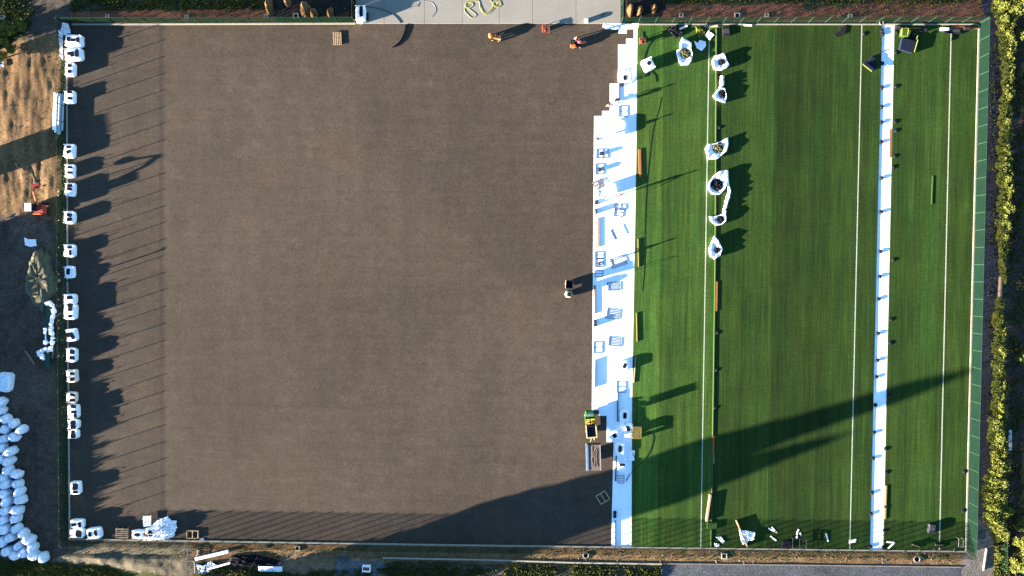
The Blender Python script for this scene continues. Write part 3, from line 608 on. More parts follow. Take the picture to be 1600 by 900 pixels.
def trail(pp, m, name, parent, o0, rlo, rhi, seed, zz=.35, k=5):
    rg = random.Random(seed); mb = MB(); path = []
    q = [P(x, y, zz)-o0 for x, y in pp]
    for a, b_ in zip(q, q[1:]):
        for j in range(k): v = a.lerp(b_, j/k); path.append((v.x+rg.uniform(-.05,.05), v.y+rg.uniform(-.05,.05), zz+rg.uniform(-.1,.15)))
    mb.tube(path, [rg.uniform(rlo, rhi) for _ in path], 6); return mb.build(name, M[m], parent)
o0 = P(76,520,0)
trail([(72,474),(78,473),(84,479),(84,490),(81,500),(80,515),(82,525),(81,540),(79,547),(72,548)], 'plastic_white', "torn_wrap", t, o0, .12, .38, 4, .55)
trail([(71,513),(72,530),(72,545),(66,548),(60,552),(66,556),(70,562)], 'plastic_white', "torn_wrap", t, o0, .12, .42, 5, .55)
# planks and pipes
def plank(x0, y0, x1, y1, wd, h, m, label, z=TZ, name="plank", cat='plank', group=None):
    a, b_ = P(x0,y0,z+h), P(x1,y1,z+h); c = (a+b_)/2; d = b_-a; mb = MB(); mb.box((0,0,0), (d.length, wd, h), math.atan2(d.y, d.x))
    return single(mb, name, M[m], label, cat, (c.x, c.y, z+h/2), group)
PL = [(999.5,233,1000.5,277,.36,.12,'wood_orange','broad orange plank standing on the turf beside the underlay',TZ),
 (997.3,373,998,417,.14,.13,'wood_yellow','yellow-edged plank with a dark shadow, right of the underlay middle',TZ),
 (994.7,489,995.8,534,.14,.13,'wood_yellow','second yellow-edged plank further down the underlay edge',TZ),
 (993.5,556,990.5,598,.14,.12,'wood','pale plank slanting along the lower underlay edge',TZ),
 (1119.5,440,1118.6,486,.38,.10,'wood_orange','orange plank laid on the open seam halfway down',TZ),
 (1114.6,681,1114.3,704,.36,.10,'wood_orange','short orange plank on the open seam in the tree shadow',TZ),
 (1114.2,704,1115.2,725,.30,.10,'wood_dark','grey plank end continuing the short orange one on the seam',TZ),
 (1110.5,773,1104.5,815,.30,.35,'wood','pale tan beam leaning off the seam at the lower end',TZ),
 (1391.3,202,1391,246,.20,.05,'wood_orange','thin orange-brown plank on the white joint strip',UZ),
 (1396.6,276,1395.8,320,.34,.06,'wood_orange','bright orange plank covering the right edge of the joint strip',UZ),
 (1385.3,759,1383.5,811,.20,.10,'wood_yellow','thin yellow plank beside the lower joint strip',TZ),
 (1402,43.5,1445,44,.22,.10,'wood_orange','orange plank against the top kerb right of the joint strip',TZ),
 (1484,43.5,1528,43,.34,.12,'wood_orange','orange plank in the upper right corner of the turf',TZ),
 (1470.5,45,1483,45.2,.38,.22,'plastic_white','white block between the orange planks at the top right',TZ),
 (967.8,112,967.2,155,.20,.10,'wood_orange','orange-tan plank on the upper underlay',UZ),
 (934.8,341,935,386,.36,.12,'wood','pale tan plank on the left of the underlay',UZ),
 (929.3,446,930.5,490,.24,.14,'wood_orange','brown plank on the left edge of the underlay level with the dumper',UZ),
 (930.3,562,929.4,606,.10,.26,'wood_dark','thin dark plank on edge at the left of the lower underlay',UZ),
 (965.5,613,965.3,659,.12,.26,'steel_dark','thin dark plank on edge in the middle of the lower underlay',UZ),
 (963,713,962,752,.16,.16,'steel_dark','thin dark plank right of the grey trailer',UZ),
 (961.5,813,961.5,856,.12,.12,'wood_dark','thin dark plank at the bottom end of the underlay',UZ),
 (984,741,978.5,752,.08,.10,'steel_dark','short dark stick on the lower underlay',UZ),
 (1457.8,275,1456,319,.16,.07,'turf_top','narrow green turf roll lying right of the joint strip',TZ),
 (1565.5,432,1564,468,.28,.5,'wood_dark','sunlit timber board standing in the gap of the hedge',-.05),
 (1579.2,672,1579.2,704,.36,.2,'sky_blue_pipe','pale blue board on the dark earth at the right picture edge',-.05),
 (305,874,356,862,.45,.35,'plastic_white','long white profile lying aslant in the bottom verge',-.05),
 (323,890,359,880,.25,.3,'plastic_white','thin white profile below the long white one',-.05),
 (404,889,441,889.5,.75,.3,'plastic_white','white box panel at the bottom picture edge',-.05),
 (1151,814,1168.5,855,.16,.42,'wood','bare wooden pole lying under the white tarpaulin',TZ),
 (84,533,81,560,.12,.12,'wood','short pale stick right of the wrapped green roll',-.03),
 (95,489,86,495,.10,.3,'wood','short slanted stick beside the left fence',-.03),
 (39,548,54,570,.35,.1,'wood_dark','flat brown timber strip on the dark earth at the left',-.05),
 (1101,40.5,1122,40.3,.3,.1,'cream_paint','pale grey board lying on the top kerb above the line',-.02),
 (1062,45,1074,40,.25,.12,'plastic_white','white stick leaning on the top kerb',TZ),
 (1163,39,1175,39.3,.2,.1,'plastic_white','small white board on the top kerb above the turf',-.02),
 (968,662,976,661,.5,.3,'plastic_white','white foam block between two bags on the lower underlay',UZ),
 (942,40,966,44,.35,.06,'plastic_white','white pad strip lying at the top end of the underlay',UZ)]
for a in PL: plank(*a[:8], a[8])
GS = 'white line offcuts on the lower turf'
for i, (x0,y0,x1,y1) in enumerate(((1201,826,1214,832),(1206,824,1213,832),(1204,838,1213,845),(1245,842,1246,830),(1291,834,1294,846),(1327,845,1338,843),(1327,848,1337,846),(1386,847,1398,848),(1398,848,1388,857),(1250,833,1252,836),(1246,832,1248,827))):
    plank(x0,y0,x1,y1,.20,.05,'plastic_white',nth(i+1)+' white turf-line offcut from the left on the lower turf',TZ,"line_offcut",'line offcut',GS)

# ---------------------------------------------------------------- weights along the seams
def weight(rg):
    t = thing("sand_weight", 'x', 'weight', (0,0,0), 0); mb = MB(); mb.superlathe(.50, .56, [(.9,0),(1,.03),(.95,.075),(.7,.10)], 14, 3.5, .06, rg=rg); mb.build("block", M['black'], t)
    mb = MB(); mb.tube([(-.12,0,.09),(-.1,0,.13),(.1,0,.13),(.12,0,.09)], .015, 5); mb.build("handle", M['steel_dark'], t)
    mb = MB(); mb.box((-.1,-.14,.10),(.10,.10,.02)); mb.build("patch", M['wood_dark'], t); return t  # brownish patch paints the sunlit corner onto the block
wp = weight(random.Random(2)); first = True
WL = [(1378,48),(1379,53),(1378.5,99),(1378,137),(1378,167),(1378,191),(1377,222),(1378,278),(1377,331),(1376,393),(1375,432),(1373.5,467),(1372.5,521),(1371.5,563),(1370,589),(1368,633),(1366,676),(1364.5,716),(1362.5,770),(1361,803),(1360,854)]
WR = [(1401,50),(1400,82),(1400,135),(1399,190),(1400,204),(1398,244),(1396,261),(1396,406),(1392,499),(1391,536),(1388.5,617),(1384,701),(1385,738),(1384.5,792),(1382.5,829),(1380.5,855)]
WS = [(1124,199),(1120.5,520),(1119,578),(1117,637),(1114,774)]; WK = [(1350,53),(1507,737),(1505,798)]
for lst, gname, desc in ((WL,'weights along the left side of the joint strip','black weight on the left side of the white joint strip'),(WR,'weights along the right side of the joint strip','black weight on the right side of the white joint strip'),
                  (WS,'weights along the open seam','black weight on the open green seam'),(WK,'single weights on the turf','black weight on the rightmost turf')):
    for i, (x, y) in enumerate(lst):
        q = P(x, y, 0); lab = nth(i+1)+' '+desc+', counted from the top'
        if desc.endswith('rightmost turf'): lab = ['black weight right of the top end of the thin line','grey weight on the right kerb line, upper one','grey weight on the right kerb line, lower one'][i]
        if first: t = wp; t.location = (q.x,q.y,TZ); t['label'] = lab; first = False
        else: t = copy_tree(wp, (q.x,q.y,TZ), rnd.uniform(-.4,.4), lab)
        t['group'] = gname

# ---------------------------------------------------------------- pallets, frames, racks
def pallet(x0, y0, x1, y1, label, z=GZ, hh=.16, rz=0.0, m='wood', along='y', layers=1):
    c = P((x0+x1)/2, (y0+y1)/2, z+hh); k = PPM; wx, wy = (x1-x0)/k, (y1-y0)/k; t = thing("pallet", label, 'pallet', (c.x,c.y,z), rz)
    if along == 'x': n_ = 7
    n_ = 5
    for i in range(n_):
        mb = MB()
        if along == 'y': mb.box((-wx/2+wx*(i+.5)/n_, 0, hh-.02), (wx/n_*.52, wy, .03))
        else: mb.box((0, -wy/2+wy*(i+.5)/n_, hh-.02), (wx, wy/n_*.52, .03))
        mb.build("slat", M[m], t)
    for j in (-1,0,1):
        mb = MB()
        if along == 'y': mb.box((0, j*wy*.44, (hh-.04)/2), (wx, .12, hh-.045))
        else: mb.box((j*wx*.44, 0, (hh-.04)/2), (.12, wy, hh-.045))
        mb.build("bearer", M['wood_dark'], t)
    return t
pallet(520,50,534,70,'pale wooden pallet alone on the brown base near the top', rz=.05)
pallet(180,825,200,842,'stack-high wooden pallet on the bottom kerb between two white bags', hh=.5, along='x')
pallet(988,667,1003,686,'yellowish pallet on the turf edge beside the underlay', z=TZ, hh=.7, m='wood_yellow')
pallet(927,281,945,294,'grey tilted pallet on the upper underlay', z=UZ, rz=.45, m='steel', hh=.12)
def frame(x0, y0, x1, y1, label, rz=0.0, z=UZ, hz=.035, m='galv', bars=1, r=.032, name="metal_rack", vert=False, group='steel frames lying on the underlay', legs=True):
    c = P((x0+x1)/2, (y0+y1)/2, z+hz); wx, wy = (x1-x0)/PPM, (y1-y0)/PPM; t = thing(name, label, 'rack' if name != 'timber_window' else 'window', (c.x,c.y,z), rz, group)
    mb = MB(); q = [(-wx/2,-wy/2,hz),(wx/2,-wy/2,hz),(wx/2,wy/2,hz),(-wx/2,wy/2,hz)]
    for i in range(4): mb.tube([q[i], q[(i+1)%4]], r, 5)
    mb.build("rim", M[m], t)
    for j in range(bars):
        mb = MB(); s_ = -.5+(j+1)/(bars+1)
        mb.tube([(s_*wx,-wy/2,hz),(s_*wx,wy/2,hz)] if vert else [(-wx/2,s_*wy,hz),(wx/2,s_*wy,hz)], r*.8, 5); mb.build("bar", M[m], t)
    if legs and hz > .06:
        for sx, sy in ((-1,-1),(1,-1),(1,1),(-1,1)):
            mb = MB(); mb.tube([(sx*wx/2,sy*wy/2,0),(sx*wx/2,sy*wy/2,hz)], r, 5); mb.build("leg", M[m], t)
    return t
frame(967.5,165.5,980.5,182,'steel frame with one bar on the upper underlay beside the bending worker')
frame(932,233,950,247,'wide steel frame with a black box on it, upper left underlay', vert=True)
frame(931,256,943.5,272,'narrow steel frame with a black box on it below the wide one')
frame(936,292,947,307,'pale steel frame just below the grey tilted pallet')
frame(961,319,978,328,'upper of two overlapping steel frames below the orange worker', rz=.05, vert=True)
frame(960,326,974,338,'lower of two overlapping steel frames below the orange worker', rz=-.1)
frame(930,393.5,943,404,'top one of three steel frames in a column by the left underlay edge')
frame(930,405,943,417,'middle one of three steel frames in a column by the left underlay edge')
frame(929.5,423,942,432,'bottom one of three steel frames in a column by the left underlay edge')
frame(927.5,534,941,551.5,'steel frame alone at the left of the underlay below its middle')
frame(963.5,596,978,613,'steel frame above the thin dark plank on the lower underlay')
frame(934,770,950,785,'pale metal frame with one bar lying turned in the shadow on the brown base', rz=.56, z=GZ, hz=.05, m='cream_paint', vert=True, r=.05, group=None)
frame(292,829,310,841,'wooden window frame with two openings on the bottom kerb', z=GZ, hz=.12, m='wood', vert=True, r=.10, group=None, name='timber_window')
frame(293,858,308,876,'upper wire ladder frame in the bottom verge', z=-.05, hz=.3, m='steel', bars=4, rz=-.15, group=None)
frame(290,877,304,896,'lower wire ladder frame in the bottom verge', z=-.05, hz=.3, m='steel', bars=4, rz=.05, group=None)
frame(1498,842,1505,855,'dark metal crate frame in the lower right corner of the turf', z=TZ, hz=.5, m='steel', bars=2, group=None)
frame(1239,842,1260,857,'dark metal goal-like frame against the bottom kerb on the turf', z=TZ, hz=.5, m='steel_dark', bars=1, r=.05, vert=True, group=None)
for i, (x0,y0,x1,y1,rz) in enumerate(((955,355,976,371,.45),(954,401,978,416,.35),(949,441,968,454,.02),(947,483,967,498,-.12),(950,527,970,541,-.1))):
    frame(x0,y0,x1,y1,nth(i+1)+' stack of slatted steel racks from the top on the underlay', rz=rz, hz=.05, bars=5, r=.032, group='stacks of racks on the underlay', name="rack_stack")
frame(965.5,743,975,755,'dark steel grid with several bars on the lower underlay', hz=.3, m='steel_dark', bars=4, r=.035, group=None, name="steel_grid")

# white bags and boxes on the underlay
UB = [(966,108,989,128,.5,[(-.1,-.35,4.5,6.5)],'white bag at the top of the underlay with one black opening'),
 (959,185,981,211,.5,[],'plain white bulk bag on the upper underlay without any opening'),
 (950,284,966,303,.75,[],'plain white bulk bag left of the orange worker'),
 (966,563,984,580,.6,[(.1,0,4,7,-.5)],'round white bag right of the lone steel frame on the lower underlay'),
 (968,640,984,661,.3,[(.05,.1,4.5,8)],'white bag with a black opening right of the thin dark plank'),
 (976,661,989,684,.45,[(-.2,.25,4.5,7,.5)],'white bag beside the yellowish pallet'),
 (951,671,968,687,.4,[(.1,-.2,5,6,.6)],'white bag with a ragged dark opening nearest the trailer'),
 (961,692,977,711,.45,[(.0,0,4.5,8.5)],'square white bag with a black opening right of the grey trailer'),
 (965,722,978,737,.4,[(.05,.45,7,3.5)],'white bag with a flat dark opening second from the bottom of the underlay')]
for (x0,y0,x1,y1,h,mk,lab) in UB: bulk_bag(x0,y0,x1,y1,h,mk,lab,None,z0=UZ,rz=rnd.uniform(-.06,.06),loops=False)
def smallbox(x, y, a, b_, h, m, label, z=UZ, rz=0.0, name="crate", lid='steel_dark'):
    c = P(x, y, z+h); t = thing(name, label, 'box', (c.x,c.y,z), rz); mb = MB(); mb.box((0,0,h/2), (a,b_,h)); mb.build("box", M[m], t)
    mb = MB(); mb.box((0,0,h+.01), (a*.8,b_*.5,.03)); mb.build("lid", M[lid], t); return t
for (x,y,a,b_,h,m_,lab,z) in ((971.5,132,.6,.38,.25,'black','small black box below the topmost underlay bag',UZ),(940.5,239.5,.6,.45,.35,'black','black box resting on the wide steel frame',UZ+.06),
  (937.5,264.5,.4,.6,.35,'black','black box resting on the narrow steel frame',UZ+.06),(932,316,.4,.6,.45,'black','small dark box on the left underlay edge above a dark post',UZ),
  (931.3,330,.2,.75,.45,'black','dark post-like box at the left underlay edge',UZ),(930,502.5,.4,.4,.4,'black','upper of two black boxes at the left underlay edge',UZ),(930,508,.4,.4,.4,'black','lower of two black boxes at the left underlay edge',UZ),
  (961,804.5,.42,.95,.3,'black','black box near the bottom end of the underlay',UZ),(572,24,.45,.9,.6,'black','black box leaning on the white apron bag',0),(916.5,31,.5,.55,.5,'cream_paint','small pale box standing at the front of the apron',0),
  (572,889,1.15,1.0,.5,'plastic_white','square white tub with a red inside at the bottom picture edge',-.05),(1457,827,.9,1.25,.45,'steel_dark','dark grey box tilted beside the outer line on the lower turf',TZ),
  (1104,40,.6,.3,.3,'navy','dark blue block on the top kerb',TZ),(1135,48.5,1.0,1.3,.22,'black','dark turf offcut with a white edge near the top kerb',TZ),(1404,42,.7,.5,.3,'black','black block at the top end of the joint strip',TZ),
  (1444,46,.9,.45,.3,'black','dark block right of the orange plank at the top',TZ),(1512,44,.9,.45,.25,'black','dark block on the orange plank in the corner',TZ+.12),(1376,81,.5,.15,.1,'black','tiny black scrap left of the joint strip',TZ),
  (1489,47.5,2.4,.8,.18,'black','flat dark heap cover below the white block at the top right',TZ)):
    smallbox(x,y,a,b_,h,m_,lab,z,rz=rnd.uniform(-.12,.12),lid=('redbox' if x == 572 and y > 800 else 'steel_dark' if m_ != 'cream_paint' else 'plastic_white'))
# turf offcuts
def offcut(poly, label, m, h, z=TZ, edge=None):
    c = P(sum(p[0] for p in poly)/len(poly), sum(p[1] for p in poly)/len(poly), z); t = thing("turf_offcut", label, 'turf offcut', c)
    mb = MB(); pts = [P(x,y,z+h)-c for x,y in poly]; mb.rings([[(p.x,p.y,0) for p in pts],[(p.x,p.y,h) for p in pts],[(p.x*.96,p.y*.96,h+.02) for p in pts]]); mb.build("sheet", M[m], t)
    if edge:
        mb = MB(); mb.tube([P(x,y,z+h)-c+Vector((0,0,h+.01)) for x,y in edge], .09, 5); mb.build("green_edge", M['lime'], t)
    return t
offcut([(1410,59),(1431.5,64),(1426,83),(1406,77)], 'large dark folded turf piece near the top right', 'navy', .45, edge=[(1431.5,64),(1426,83)])
offcut([(1408,45.5),(1418,46),(1424,48),(1419,59),(1407,57)], 'lime green turf square above the dark folded piece', 'turf_top', .3, edge=[(1408,45.5),(1418,46),(1416,58),(1407,57),(1408,45.5)])
offcut([(1425,51),(1438,56),(1436,62),(1424,60)], 'black turf scrap right of the lime green square', 'black', .2, edge=[(1433,57),(1431,62)])
offcut([(1363,87),(1369,92),(1366,96),(1371,103),(1364,110),(1349,100),(1350,97),(1356,97)], 'black angular turf piece with a lime edge beside the thin line', 'navy', .2, edge=[(1347,101),(1361,112)])
offcut([(1318,40),(1324,41),(1320,53),(1307,58),(1302,54),(1311,49)], 'black triangular shadow patch below the top fence, drawn as a thin sheet', 'black', .1)  # triangular shadow laid down as a black sheet
offcut([(1105,817),(1121,817),(1120,827),(1105,826)], 'green turf mat at the lower end of the leaning beam', 'turf_top', .2)
offcut([(1425,848),(1438,851),(1437,857),(1425,855)], 'small green-edged scrap at the bottom kerb, left one', 'black', .15, edge=[(1425,850),(1437,854)])
offcut([(1461,848),(1474,849),(1473,856),(1461,855)], 'small green-edged scrap at the bottom kerb, right one', 'black', .15, edge=[(1461,851),(1473,851)])
offcut([(1223,846),(1237,845),(1238,856),(1222,857)], 'black folded scrap at the bottom kerb left of the goal-like frame', 'black', .2)

# drain covers and rings
def drain(x, y, s_, label, round_=False, z=-.02):
    c = P(x, y, 0); t = thing("drain_cover", label, 'drain cover', (c.x,c.y,z), 0, 'drain covers outside the fences')
    mb = MB(); 
    if round_:
        mb.tube([(s_/2*math.cos(q), s_/2*math.sin(q), .08) for q in [6.2832*i/18 for i in range(18)]], .08, 6, True); mb.build("ring", M['concrete'], t)
        mb = MB(); mb.superlathe(s_*.8, s_*.8, [(1,-.05),(1,.03)], 16, 2); mb.build("hole", M['black'], t)
    else:
        for (cx_, cy_, a, b_) in ((0,-s_/2,s_+.14,.14),(0,s_/2,s_+.14,.14),(-s_/2,0,.14,s_-.14),(s_/2,0,.14,s_-.14)): mb.box((cx_,cy_,.07),(a,b_,.16))
        mb.build("rim", M['kerb'], t); mb = MB(); mb.box((0,0,.03),(s_-.16,s_-.16,.06)); mb.build("hole", M['black'], t)
        if s_ < .5: mb = MB(); mb.box((0,0,.08),(.14,.14,.04)); mb.build("cap", M['steel'], t)
    return t
for i, (x,y,s_,rd) in enumerate(((168.5,25.5,.42,0),(292,26.5,.42,0),(416,25.5,.45,0),(462.5,25,.65,0),(1064.5,24,.45,0),(1152,24.5,.65,0),(1198,24,.42,0),(1328,25.5,.45,0),(1312,27,.4,1),(1377,36,.5,1))):
    drain(x,y,s_,nth(i+1)+(' round' if rd else ' square')+' drain cover from the left above the top fence', bool(rd))
for i, (x,y,s_,rd) in enumerate(((465,856.5,.6,0),(415,855,.4,1),(915.5,867.5,.8,1),(1131.5,868.5,.7,0),(1432.5,873.5,.85,1),(541,856,.35,1))):
    drain(x,y,s_,nth(i+1)+(' round' if rd else ' square')+' cover from the left below the bottom fence', bool(rd))
drain(941,24,.55,'round manhole flush with the apron concrete', True, -.055)

# hoses
def hose(pp, r, m, label, z=.0, name="hose", cat='hose', sub=6):
    pts = [P(x, y, z) for x, y in pp]; c = pts[0]; mb = MB(); path = []
    for i in range(len(pts)-1):
        p0 = pts[max(i-1,0)]; p1 = pts[i]; p2 = pts[i+1]; p3 = pts[min(i+2,len(pts)-1)]
        for j in range(sub):
            t_ = j/sub; path.append(.5*((2*p1)+(p2-p0)*t_+(2*p0-5*p1+4*p2-p3)*t_**2+(3*p1-p0-3*p2+p3)*t_**3)-c)
    path.append(pts[-1]-c); mb.tube(path, r, 5); return single(mb, name, M[m], label, cat, c)
hose([(572,10),(590,13),(608,19),(620,28),(626,36)], .04, 'steel_dark', 'grey hose curving from the white apron bag to the kerb', .03)
hose([(634,38),(632,50),(626,63),(618,71),(613,74)], .09, 'black', 'black hose end running onto the brown base', GZ+.1)
hose([(653,11),(656,3),(665,1.5),(675,4),(681,13),(680,20),(675,26)], .03, 'steel', 'grey hose loop lying alone on the apron')
def coil(cx, cy, r, n_, seed):
    rg = random.Random(seed); return [(cx+r*math.cos(q)*rg.uniform(.8,1.2), cy+r*.8*math.sin(q)*rg.uniform(.8,1.2)) for q in [6.2832*i/8 for i in range(8*n_)]]
hose(coil(733,8,6,3,2)+[(726,14),(730,22),(738,28),(744,24),(738,18),(728,10),(732,2),(748,2),(750,12),(754,18),(764,18),(770,8),(766,0)], .045, 'hose_yellow', 'yellow hose coil on the apron, left of the two', sub=4)
hose([(748,0),(752,12),(758,21),(765,17),(772,8),(768,2)]+coil(777,6,6,3,5)+[(766,20),(757,22),(752,14)], .045, 'hose_yellow', 'yellow hose tangle on the apron, right of the two', sub=4)
hose([(1033,152),(1030,168),(1025,185),(1020,205),(1016,235),(1013,262),(1010,300),(1008,345),(1008,390),(1006,430),(1003,455)], .022, 'black', 'long black cable snaking down the turf beside the underlay', TZ+.01)
hose([(1004,680),(1012,675),(1019,682),(1016,700),(1008,715),(995,730),(985,740)], .025, 'black', 'black cable curving from the yellowish pallet', TZ+.05)
hose([(1003,50),(1006,60),(1018,62),(1010,75),(1006,88),(1004,96)], .03, 'black', 'black cable between the red stand and the turned bag', TZ+.05)
hose([(1014,110),(1022,118),(1024,128)], .03, 'black', 'short black cable end below the turned bag', TZ+.05)
hose([(24,255),(30,265),(36,276),(40,290)], .05, 'wood', 'thin pale straw line across the tan dirt', 0.05)

# ---------------------------------------------------------------- vehicles and machines
def wheels(t, spots, r, w_, axis='x'):
    for (x, y) in spots:
        mb = MB(); mb.wheel((0,0,0), r, w_, axis); o = mb.build("wheel", M['black'], t); o.location = (x,y,r)
        mb = MB(); mb.wheel((0,0,0), r*.45, w_*1.08, axis); mb.build("rim", M['cream_paint'], o)
def bx(t, name, m, c, d, tilt=None, parent=None):
    mb = MB(); mb.box(c, d, 0, tilt); return mb.build(name, M[m], parent or t)
# small site dumper
c = P(889,452,.6); t = thing("site_dumper", 'small site dumper with a dark blue skip and cream rear on the brown base', 'dumper', (c.x,c.y,GZ), -.06)
bx(t,"chassis",'steel_dark',(0,0,.45),(.62,2.3,.25)); wheels(t, [(-.45,.75),(.45,.75),(-.42,-.75),(.42,-.75)], .36, .26)
mb = MB(); mb.rings([[(-.36,.3,.62),(.36,.3,.62),(.36,1.1,.62),(-.36,1.1,.62)],[(-.52,.12,1.35),(.52,.12,1.35),(.52,1.28,1.3),(-.52,1.28,1.3)],[(-.46,.2,1.35),(.46,.2,1.35),(.46,1.2,1.3),(-.46,1.2,1.3)],[(-.32,.35,.70),(.32,.35,.70),(.32,1.05,.70),(-.32,1.05,.70)]]); mb.build("skip", M['navy'], t)
bx(t,"skip_edge",'cream_paint',(-.55,.7,1.3),(.06,1.2,.16)); mb = MB(); mb.superlathe(1.0,.95,[(1,.5),(1,1.0),(.85,1.13),(.6,1.15)],18,3,c=(0,-.72,0)); mb.build("rear_cowl", M['cream_paint'], t, smooth=True)
mb = MB(); mb.superlathe(.62,.6,[(1,1.1),(1,1.2),(.7,1.25)],14,3,c=(.05,-.72,0)); mb.build("seat", M['black'], t)
mb = MB(); mb.tube([(-.42,-.25,.7),(-.40,-.25,2.15),(-.3,-.25,2.3),(.3,-.25,2.3),(.40,-.25,2.15),(.42,-.25,.7)], .035, 6); mb.build("roll_bar", M['steel_dark'], t)
# utility vehicle
c = P(923,663,.7); t = thing("utility_vehicle", 'green utility vehicle with two yellow seats and a dark cargo bed', 'utility vehicle', (c.x,c.y,GZ), .10)
bx(t,"chassis",'steel_dark',(0,0,.42),(1.2,3.5,.24)); wheels(t, [(-.62,1.3),(.62,1.3),(-.62,-1.15),(.62,-1.15)], .33, .26)
mb = MB(); mb.rings([[(-.72,1.1,.5),(.72,1.1,.5),(.60,1.95,.5),(-.60,1.95,.5)],[(-.72,1.1,1.0),(.72,1.1,1.0),(.56,1.9,.85),(-.56,1.9,.85)],[(-.6,1.2,1.05),(.6,1.2,1.05),(.45,1.8,.92),(-.45,1.8,.92)]]); mb.build("hood", M['green_paint'], t)
bx(t,"windscreen_panel",'bluegrey',(0,1.38,1.12),(1.05,.28,.05)); bx(t,"floor",'green_paint',(0,.65,.62),(1.4,1.1,.2)); bx(t,"side_panel",'green_paint',(-.72,.6,.8),(.1,1.3,.35)); bx(t,"side_panel",'green_paint',(.72,.6,.8),(.1,1.3,.35))
for sx in (-.36,.36): bx(t,"seat",'yellow',(sx,.62,1.05),(.56,.50,.3)); bx(t,"seat_back",'yellow',(sx,.27,1.2),(.56,.16,.5))
bx(t,"bench_divider",'black',(0,.55,.9),(.16,.6,.3))
mb = MB(); mb.rings([[(-.74,-1.85,.7),(.74,-1.85,.7),(.74,-.02,.7),(-.74,-.02,.7)],[(-.80,-1.92,1.15),(.80,-1.92,1.15),(.80,.04,1.15),(-.80,.04,1.15)],[(-.66,-1.78,1.16),(.66,-1.78,1.16),(.66,-.1,1.16),(-.66,-.1,1.16)],[(-.64,-1.76,.8),(.64,-1.76,.8),(.64,-.12,.8),(-.64,-.12,.8)]]); mb.build("cargo_bed", M['cream_paint'], t)
bx(t,"bed_load",'navy',(0,-.94,.88),(1.24,1.6,.14))
for sx in (-.68,.68): mb = MB(); mb.tube([(sx,1.15,1.0),(sx,.85,2.2),(sx,.05,2.25),(sx,.03,1.1)], .03, 5); mb.build("roll_bar", M['steel_dark'], t)
mb = MB(); mb.tube([(-.68,.05,2.25),(.68,.05,2.25)], .03, 5); mb.tube([(-.68,.85,2.2),(.68,.85,2.2)], .03, 5); mb.build("cross_bar", M['steel_dark'], t)
bx(t,"rear_screen",'black',(0,.045,1.7),(1.2,.02,1.0))
bx(t,"shadow_screen",'black',(.71,.60,1.75),(.02,1.15,1.0))  # upright panel added to fill out the vehicle's cast shadow
# flat trailer
c = P(927,714,.7); t = thing("flat_trailer", 'grey flatbed trailer with a bluish side strip behind the green vehicle', 'trailer', (c.x,c.y,GZ), .035)
bx(t,"deck",'trailer_deck' if 'trailer_deck' in M else 'wood_dark',(.15,0,.72),(1.72,3.95,.1)); bx(t,"side_strip",'bluegrey',(-.86,0,.76),(.34,3.95,.14)); bx(t,"side_rail",'steel',(1.04,0,.8),(.05,3.95,.22)); bx(t,"chassis",'steel_dark',(0,0,.58),(1.1,3.8,.16))
wheels(t, [(-.75,-.5),(.75,-.5),(-.75,.45),(.75,.45)], .3, .22)
for sx in (-.18,.18): mb = MB(); mb.tube([(sx*2.2,1.9,.6),(sx*.9,2.65,.5)], .05, 5); mb.build("drawbar", M['cream_paint'], t)
mb = MB(); rg = random.Random(4)
for k in range(4): mb.tube([(rg.uniform(-.4,.7),rg.uniform(-1.8,1.8),.8) for _ in range(4)], .018, 4)
mb.build("soil_residue", M['wood_dark'], t); bx(t,"head_board",'galv',(.1,1.94,1.1),(1.9,.06,.8))
# red machine on the left dirt
c = P(60,326,.9); t = thing("mini_excavator", 'small red digger with a white cab roof beside the left fence', 'digger', (c.x,c.y,-.05), 0)
bx(t,"body",'red',(.25,0,.9),(1.3,1.2,.7)); bx(t,"track",'black',(0,-.75,.3),(2.0,.35,.55)); bx(t,"track",'black',(0,.75,.3),(2.0,.35,.55))
bx(t,"cab",'black',(-.55,.1,1.45),(.95,1.0,1.0)); bx(t,"cab_roof",'cream_white' if 'cream_white' in M else 'plastic_white',(-.75,.12,2.0),(.9,1.1,.1)); bx(t,"side_panel",'orange',(-.1,-.78,1.0),(1.1,.14,.5))
mb = MB(); mb.tube([(.1,.5,1.2),(.35,1.4,2.1),(.3,2.3,2.4)], .14, 6); mb.build("boom", M['orange'], t)
mb = MB(); mb.tube([(.3,2.3,2.4),(.2,3.1,1.7)], .12, 6); mb.build("arm", M['red'], t)
mb = MB(); mb.rings([[(-.3,2.9,1.5),(.7,2.9,1.5),(.7,3.3,1.5),(-.3,3.3,1.5)],[(-.3,2.8,1.9),(.7,2.8,1.9),(.7,3.5,1.8),(-.3,3.5,1.8)]]); mb.build("bucket", M['red'], t)
# orange machine
c = P(773,57,.5); t = thing("granulate_spreader", 'orange walk-behind spreader with a round drum on the base near the apron', 'spreader', (c.x,c.y,GZ), -.12)
mb = MB(); mb.superlathe(.72,.75,[(.6,.3),(1,.5),(1,.75),(.7,.9),(.3,.93)],18,2,c=(-.58,.05,0)); mb.build("drum", M['orange'], t, smooth=True); bx(t,"engine_box",'orange',(.2,-.05,.55),(.7,.5,.35)); bx(t,"deck",'cream_paint',(.68,-.1,.5),(.4,.55,.2))
wheels(t, [(-.3,-.4),(-.3,.4),(.6,-.4),(.6,.4)], .24, .14, 'y'); bx(t,"hopper",'red',(.02,.0,.75),(.3,.55,.2)); mb = MB(); mb.tube([(-.5,.3,.5),(-.15,.35,.85),(-.15,-.3,.85)], .03, 5); mb.build("handle", M['steel_dark'], t)
